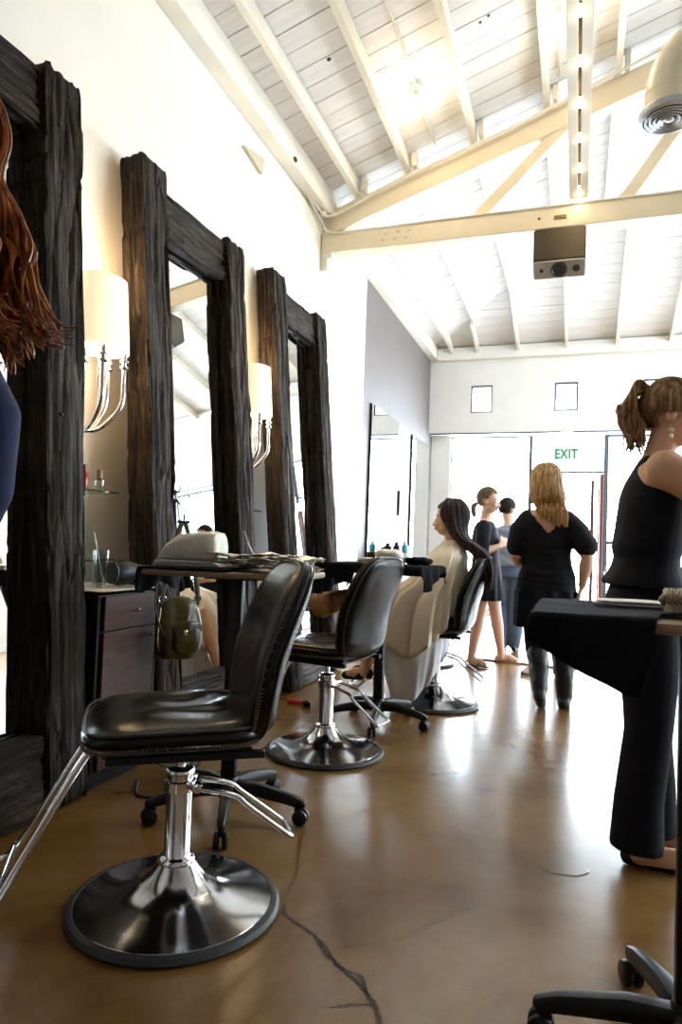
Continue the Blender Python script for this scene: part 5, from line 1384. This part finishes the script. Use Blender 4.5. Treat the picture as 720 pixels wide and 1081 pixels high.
# ---- grey shirt, further back ------------------------------------------------------
def grey_person():
    t = thing('person', 'person in a grey-blue shirt and jeans, seen from behind past the dark dress', 'person', (-.66, 7.5, 0))
    hc = V((-.70, 7.5, 1.50)); R = hrot(PI / 2 - .5, .30)
    bm = bmesh.new(); head(bm, hc, R)
    tube(bm, [(-.68, 7.48, 1.28), (-.69, 7.48, 1.36), (-.70, 7.49, 1.45)], [.07, .05, .05], 18)
    torso(bm, [(-.66, 7.5, .85, .15, .10), (-.66, 7.5, 1.05, .14, .10), (-.665, 7.48, 1.22, .17, .105), (-.67, 7.47, 1.30, .12, .07)])
    arm(bm, (-.83, 7.48, 1.25), (-.80, 7.58, 1.02), (-.68, 7.72, 1.08)); arm(bm, (-.50, 7.48, 1.25), (-.50, 7.58, 1.02), (-.60, 7.72, 1.08))
    hand(bm, (-.68, 7.72, 1.08), (.3, .8, .2), (0, 0, -1), curl=.5, thumb=-1); hand(bm, (-.60, 7.72, 1.08), (-.3, .8, .2), (0, 0, -1), curl=.5, thumb=1)
    leg(bm, (-.74, 7.5, .84), (-.74, 7.53, .46), (-.73, 7.50, .08)); leg(bm, (-.58, 7.5, .84), (-.59, 7.53, .46), (-.60, 7.52, .08))
    pobj('body', remesh(bm, .010, 4), 'skin_light', t); face_bits(t, hc, R)
    bm = bmesh.new(); torso(bm, [(-.66, 7.5, .90, .175, .125), (-.66, 7.5, 1.02, .165, .12), (-.665, 7.49, 1.18, .185, .125), (-.67, 7.48, 1.27, .17, .10), (-.675, 7.475, 1.33, .09, .07)])
    for x, e in ((-.83, -.80), (-.50, -.50)): tube(bm, [(x + (.05 if x < -.6 else -.05), 7.48, 1.25), (x, 7.50, 1.17), (e, 7.58, 1.02), (e + (.05 if x < -.6 else -.04), 7.65, 1.05)], [.065, .063, .055, .048], 16, round_ends=True)
    b2 = remesh(bm, .01, 3)
    for v in b2.verts: v.co += V((0, -.005, 0)) * math.sin(v.co.z * 60 + v.co.x * 25)
    pobj('shirt', b2, 'grey_cloth', t)
    bm = bmesh.new(); torso(bm, [(-.66, 7.5, .78, .165, .115), (-.66, 7.5, .96, .155, .11)]); leg(bm, (-.74, 7.5, .84), (-.74, 7.53, .46), (-.73, 7.50, .07), r=(.10, .075, .07, .062)); leg(bm, (-.58, 7.5, .84), (-.59, 7.53, .46), (-.60, 7.52, .07), r=(.10, .075, .07, .062)); pobj('jeans', remesh(bm, .011, 2), 'jeans', t)
    for x, y in ((-.73, 7.50), (-.60, 7.52)):
        bm = bmesh.new(); tube(bm, [(x, y - .04, .035), (x + .01, y + .05, .035), (x + .02, y + .17, .028)], [.038, .042, .032], 16, flat=.8, round_ends=True); b2 = remesh(bm, .008, 1)
        for v in b2.verts: v.co.z = max(.002, v.co.z)
        pobj('shoe', b2, 'black_plastic', t)
    bm = bmesh.new(); hair_cap(bm, hc, R, 1.0, 1.05, low=-.08); pobj('hair', bm, 'hair_dark', t, angle=80)
grey_person()

# ---- somebody behind the blonde, only feet and shins show -------------------------
def hidden_person():
    t = thing('person', 'person in black with bare shins and black flats, behind the walking blonde', 'person', (-.22, 6.25, 0))
    hc = V((-.235, 6.25, 1.42)); R = hrot(-PI / 2 + .3, .1)
    bm = bmesh.new(); head(bm, hc, R, .95)
    tube(bm, [(-.235, 6.26, 1.20), (-.235, 6.25, 1.35)], [.06, .045], 18)
    torso(bm, [(-.235, 6.25, .78, .14, .10), (-.235, 6.25, .95, .125, .09), (-.235, 6.25, 1.10, .14, .10), (-.235, 6.25, 1.20, .13, .07), (-.235, 6.25, 1.25, .07, .05)])
    arm(bm, (-.365, 6.25, 1.15), (-.38, 6.26, .92), (-.28, 6.14, .95), r=(.044, .036, .033, .023)); arm(bm, (-.105, 6.25, 1.15), (-.09, 6.26, .92), (-.19, 6.14, .95), r=(.044, .036, .033, .023))
    hand(bm, (-.28, 6.14, .95), (.7, -.3, .1), (0, .6, .2), curl=.6, thumb=1); hand(bm, (-.19, 6.14, .95), (-.7, -.3, .1), (0, .6, .2), curl=.6, thumb=-1)
    leg(bm, (-.30, 6.25, .76), (-.31, 6.22, .43), (-.32, 6.22, .075)); leg(bm, (-.17, 6.25, .76), (-.155, 6.22, .43), (-.135, 6.20, .075))
    foot(bm, (-.32, 6.22, .072), (-.40, 6.12, .030)); foot(bm, (-.135, 6.20, .072), (-.12, 6.07, .030))
    pobj('body', remesh(bm, .010, 4), 'skin_light', t); face_bits(t, hc, R, .95)
    bm = bmesh.new(); torso(bm, [(-.235, 6.25, .50, .18, .15), (-.235, 6.25, .70, .165, .13), (-.235, 6.25, .92, .14, .105), (-.235, 6.25, 1.08, .155, .115), (-.235, 6.25, 1.18, .15, .085), (-.235, 6.25, 1.23, .10, .06)]); pobj('dress', remesh(bm, .011, 2), 'dress_black', t)
    for a, b_ in (((-.32, 6.24), (-.41, 6.11)), ((-.135, 6.225), (-.118, 6.06))):
        bm = bmesh.new(); tube(bm, [(*a, .022), ((a[0] + b_[0]) / 2, (a[1] + b_[1]) / 2, .018), (*b_, .015)], [.038, .042, .028], 16, flat=.5, round_ends=True); b2 = remesh(bm, .007, 1)
        for v in b2.verts: v.co.z = max(.002, v.co.z)
        pobj('shoe', b2, 'boot', t)
    bm = bmesh.new(); hair_cap(bm, hc, R, .95, 1.04, low=-.08); pobj('hair', bm, 'hair_dark', t, angle=80)
hidden_person()

# ---- seated client ---------------------------------------------------------------
def client():
    t = thing('person', 'seated person with very long dark hair facing left, draped in a cream salon cape', 'person', (-.88, 4.70, 0))
    hc = V((-.835, 4.69, 1.275)); R = hrot(PI, .02)
    bm = bmesh.new(); head(bm, hc, R)
    tube(bm, [(-.79, 4.69, 1.02), (-.80, 4.69, 1.12), (-.825, 4.69, 1.21)], [.07, .05, .05], 18)
    torso(bm, [(-.87, 4.69, .62, .12, .16), (-.84, 4.69, .74, .10, .145), (-.82, 4.69, .90, .11, .155), (-.80, 4.69, 1.0, .085, .145), (-.79, 4.69, 1.065, .05, .07)])
    arm(bm, (-.81, 4.56, .985), (-.88, 4.52, .80), (-1.05, 4.60, .70), r=(.045, .038, .034, .024)); arm(bm, (-.81, 4.82, .985), (-.88, 4.86, .80), (-1.05, 4.78, .70), r=(.045, .038, .034, .024))
    hand(bm, (-1.05, 4.60, .70), (-.8, .4, 0), (0, 0, -1), curl=.4, thumb=1); hand(bm, (-1.05, 4.78, .70), (-.8, -.4, 0), (0, 0, -1), curl=.4, thumb=-1)
    leg(bm, (-.88, 4.60, .66), (-1.27, 4.58, .63), (-1.36, 4.56, .24)); leg(bm, (-.88, 4.78, .66), (-1.27, 4.80, .63), (-1.36, 4.80, .24))
    foot(bm, (-1.36, 4.56, .22), (-1.48, 4.55, .17)); foot(bm, (-1.36, 4.80, .22), (-1.48, 4.80, .17))
    pobj('body', remesh(bm, .009, 4), 'skin', t); face_bits(t, hc, R)
    for y in (4.56, 4.80):
        bm = bmesh.new(); tube(bm, [(-1.33, y, .185), (-1.40, y, .175), (-1.50, y, .16)], [.036, .042, .03], 16, flat=.7, round_ends=True); pobj('shoe', remesh(bm, .008, 1), 'black_plastic', t)
    # cape: rings from the neck outward and down
    def cape(rings, name, m, folds, amp, seed, hem):
        bm = bmesh.new(); N = 110; out = []
        for k, (cx, cy, z, rb, rf, w) in enumerate(rings):
            f = k / (len(rings) - 1); vs = []
            for i in range(N):
                th = 2 * PI * i / N; c, s = math.cos(th), math.sin(th)
                x = -(rf if c > 0 else rb) * math.copysign(abs(c) ** .8, c); y = -w * math.copysign(abs(s) ** .8, s)
                fo = 1 + amp * f ** 1.4 * (math.sin(th * folds + 2 * noise.noise(V((c * 2, s * 2, seed)))) + .5 * math.sin(th * folds * 2.3 + seed))
                zz = z + (hem(c, s) * max(0, (f - .4) / .6) if hem else 0)
                vs.append(bm.verts.new((cx + x * fo, cy + y * fo, zz)))
            out.append(vs)
        # refine between rings
        skin_rings(bm, out, cap=False); bmesh.ops.subdivide_edges(bm, edges=[e for e in bm.edges if abs(e.verts[0].co.z - e.verts[1].co.z) > .03], cuts=2)
        o = pobj(name, bm, m, t, angle=180); md = o.modifiers.new('s', 'SOLIDIFY'); md.thickness = .004; return o
    hem1 = lambda c, s: .17 * max(0, -c) - .10 * max(0, c) * max(0, s) - .10 * math.exp(-((c - .15) ** 2) / .05) * max(0, s) + .05 * math.sin(6 * s + 3 * c)
    cape([(-.80, 4.69, 1.125, .055, .065, .062), (-.80, 4.69, 1.10, .065, .08, .075), (-.80, 4.69, 1.07, .085, .12, .13), (-.80, 4.69, 1.02, .10, .155, .20), (-.82, 4.69, .94, .115, .19, .235), (-.86, 4.69, .84, .16, .25, .25), (-.92, 4.69, .76, .22, .34, .265), (-.94, 4.69, .66, .235, .38, .28), (-.95, 4.69, .54, .24, .39, .30), (-.955, 4.69, .44, .24, .39, .31)], 'cape', 'cape', 12, .095, 3, hem1)
    hem2 = lambda c, s: .10 * math.sin(4 * s + 2) + .28 * max(0, -c) - .0
    cape([(-.97, 4.67, .60, .16, .30, .20), (-.97, 4.66, .52, .17, .31, .21), (-.975, 4.65, .40, .175, .30, .22), (-.98, 4.64, .28, .17, .27, .21), (-.985, 4.62, .16, .15, .22, .18), (-.99, 4.61, .08, .12, .17, .15)], 'cape_hem', 'cape_white', 9, .07, 6, hem2)
    bm = bmesh.new(); hair_cap(bm, hc, R, 1.0, 1.07, low=-.09); pobj('hair', bm, 'hair_dark', t, angle=80)
    rnd = random.Random(12); paths, rad = [], []
    for i in range(230):
        th = rnd.uniform(-2.0, 2.0); g = rnd.uniform(1.08, 1.18); q = rnd.uniform(0, 1)
        P = [scalp(hc, R, 1, th * .6, 1.45, 1.05), scalp(hc, R, 1, th, 1.0, g), scalp(hc, R, 1, th, .45, g), scalp(hc, R, 1, th, -.1, g)]
        p = P[-1]; yy = hc.y + (p.y - hc.y) * 1.15; x0 = min(max(p.x, hc.x - .03), hc.x + .11)
        P += [V((x0 * .5 + (-.755) * .5 + .03 * q, yy, 1.17)), V((-.725 + q * .07, yy, 1.10)), V((-.655 + q * .08, yy, 1.045)), V((-.590 + q * .06, yy, .98)), V((-.562 + q * .045, yy + rnd.uniform(-.01, .01), .90)), V((-.572 + q * .04, yy, .86 - .07 * rnd.random()))]
        paths.append(P); rad.append(rnd.uniform(.009, .014))
    bm = bmesh.new(); hair_locks(bm, paths, rad, 6, 4); pobj('long_hair', bm, 'hair_dark', t)
client()

# ---- close at the left edge --------------------------------------------------------
def near_person():
    t = thing('person', 'person with loose auburn hair in navy, cut off by the left edge of the photo', 'person', (-1.10, .80, 0))
    hc = V((-.99, .80, 1.70)); R = hrot(.25, .25)
    bm = bmesh.new(); head(bm, hc, R)
    tube(bm, [(-1.07, .80, 1.42), (-1.05, .80, 1.50), (-1.01, .80, 1.63)], [.075, .052, .052], 18)
    torso(bm, [(-1.12, .80, .95, .11, .16), (-1.12, .80, 1.10, .095, .135), (-1.10, .80, 1.28, .105, .16), (-1.09, .80, 1.38, .085, .165), (-1.08, .80, 1.45, .05, .08)])
    arm(bm, (-1.06, .94, 1.36), (-1.04, .96, 1.13), (-1.16, 1.0, .95)); arm(bm, (-1.08, .62, 1.38), (-1.10, .56, 1.12), (-1.12, .58, .92))
    hand(bm, (-1.16, 1.0, .95), (0, .1, -1), (-.8, 0, 0), thumb=-1); hand(bm, (-1.12, .58, .92), (0, 0, -1), (-.6, .4, 0), thumb=1)
    leg(bm, (-1.12, .89, .90), (-1.11, .90, .48), (-1.13, .90, .08)); leg(bm, (-1.12, .71, .90), (-1.11, .70, .48), (-1.13, .70, .08))
    foot(bm, (-1.13, .90, .072), (-.98, .91, .03)); foot(bm, (-1.13, .70, .072), (-.98, .69, .03))
    pobj('body', remesh(bm, .009, 4), 'skin_light', t); face_bits(t, hc, R)
    bm = bmesh.new(); torso(bm, [(-1.12, .80, .92, .135, .19), (-1.12, .80, 1.10, .115, .16), (-1.10, .80, 1.28, .125, .18), (-1.09, .80, 1.38, .105, .175), (-1.08, .80, 1.44, .065, .10)])
    tube(bm, [(-1.06, .92, 1.36), (-1.02, .95, 1.28), (-1.03, .96, 1.15), (-1.12, .98, 1.0)], [.07, .064, .056, .045], 16, round_ends=True); tube(bm, [(-1.08, .66, 1.37), (-1.09, .60, 1.26), (-1.10, .57, 1.12), (-1.12, .58, .97)], [.07, .062, .054, .042], 16, round_ends=True)
    pobj('sweater', remesh(bm, .009, 3), 'navy_cloth', t)
    bm = bmesh.new(); torso(bm, [(-1.12, .80, .84, .12, .17), (-1.12, .80, .97, .12, .165)]); leg(bm, (-1.12, .89, .90), (-1.11, .90, .48), (-1.13, .90, .07), r=(.10, .07, .066, .052)); leg(bm, (-1.12, .71, .90), (-1.11, .70, .48), (-1.13, .70, .07), r=(.10, .07, .066, .052)); pobj('trousers', remesh(bm, .01, 2), 'dress_black', t)
    for y in (.90, .70):
        bm = bmesh.new(); tube(bm, [(-1.16, y, .03), (-1.08, y, .028), (-.97, y, .022)], [.036, .042, .028], 16, flat=.7, round_ends=True); b2 = remesh(bm, .008, 1)
        for v in b2.verts: v.co.z = max(.002, v.co.z)
        pobj('shoe', b2, 'boot', t)
    bm = bmesh.new(); hair_cap(bm, hc, R, 1.0, 1.07, low=-.09); pobj('hair', bm, 'hair_red', t, angle=80)
    rnd = random.Random(21); paths, rad = [], []
    for i in range(300):
        th = rnd.uniform(-2.6, 2.6); g = rnd.uniform(1.06, 1.16); q = rnd.random() ** 1.5; w = rnd.uniform(0, 6); f = rnd.random()
        P = [scalp(hc, R, 1, th * .6, 1.45, 1.05), scalp(hc, R, 1, th, .95, g), scalp(hc, R, 1, th, .35, g), scalp(hc, R, 1, th, -.2, g)]
        p = P[-1]; yy = .80 + (p.y - .80) * 1.1; x1 = -.945 + q * .085; a_ = .010 + .008 * f
        if p.x < hc.x - .04: x1 -= .08 * rnd.random()
        P += [V((p.x * .3 + x1 * .7, yy, 1.60)), V((x1 + a_ * math.sin(w), yy, 1.55)), V((x1 + a_ * math.sin(w + 1.3), yy, 1.50)), V((x1 + .010 * q + a_ * math.sin(w + 2.6), yy, 1.455)), V((x1 + .035 * q + a_ * math.sin(w + 3.6), yy, 1.42 + .012 * f)), V((x1 + .060 * q + a_ * math.sin(w + 4.3), yy + .01, 1.392 + .04 * f * q - .03 * (1 - q) * f)), V((x1 + .085 * q, yy + .02, 1.385 + .055 * f * q - .05 * (1 - q) * f))]
        paths.append(P); rad.append(rnd.uniform(.0025, .0055))
    bm = bmesh.new(); hair_locks(bm, paths, rad, 6, 5); pobj('loose_hair', bm, 'hair_red', t)
near_person()
# ------------------------------------------------------------------ view
sc.view_settings.view_transform = 'Standard'; sc.view_settings.look = 'None'
sc.view_settings.gamma = 1; sc.view_settings.use_curve_mapping = False
sc.view_settings.exposure = 0.95
sc.cycles.max_bounces = 8; sc.cycles.diffuse_bounces = 4; sc.cycles.glossy_bounces = 4; sc.cycles.transparent_max_bounces = 12
sc.cycles.sample_clamp_indirect = 8; sc.cycles.caustics_reflective = False; sc.cycles.caustics_refractive = False
sc.cycles.use_denoising = True
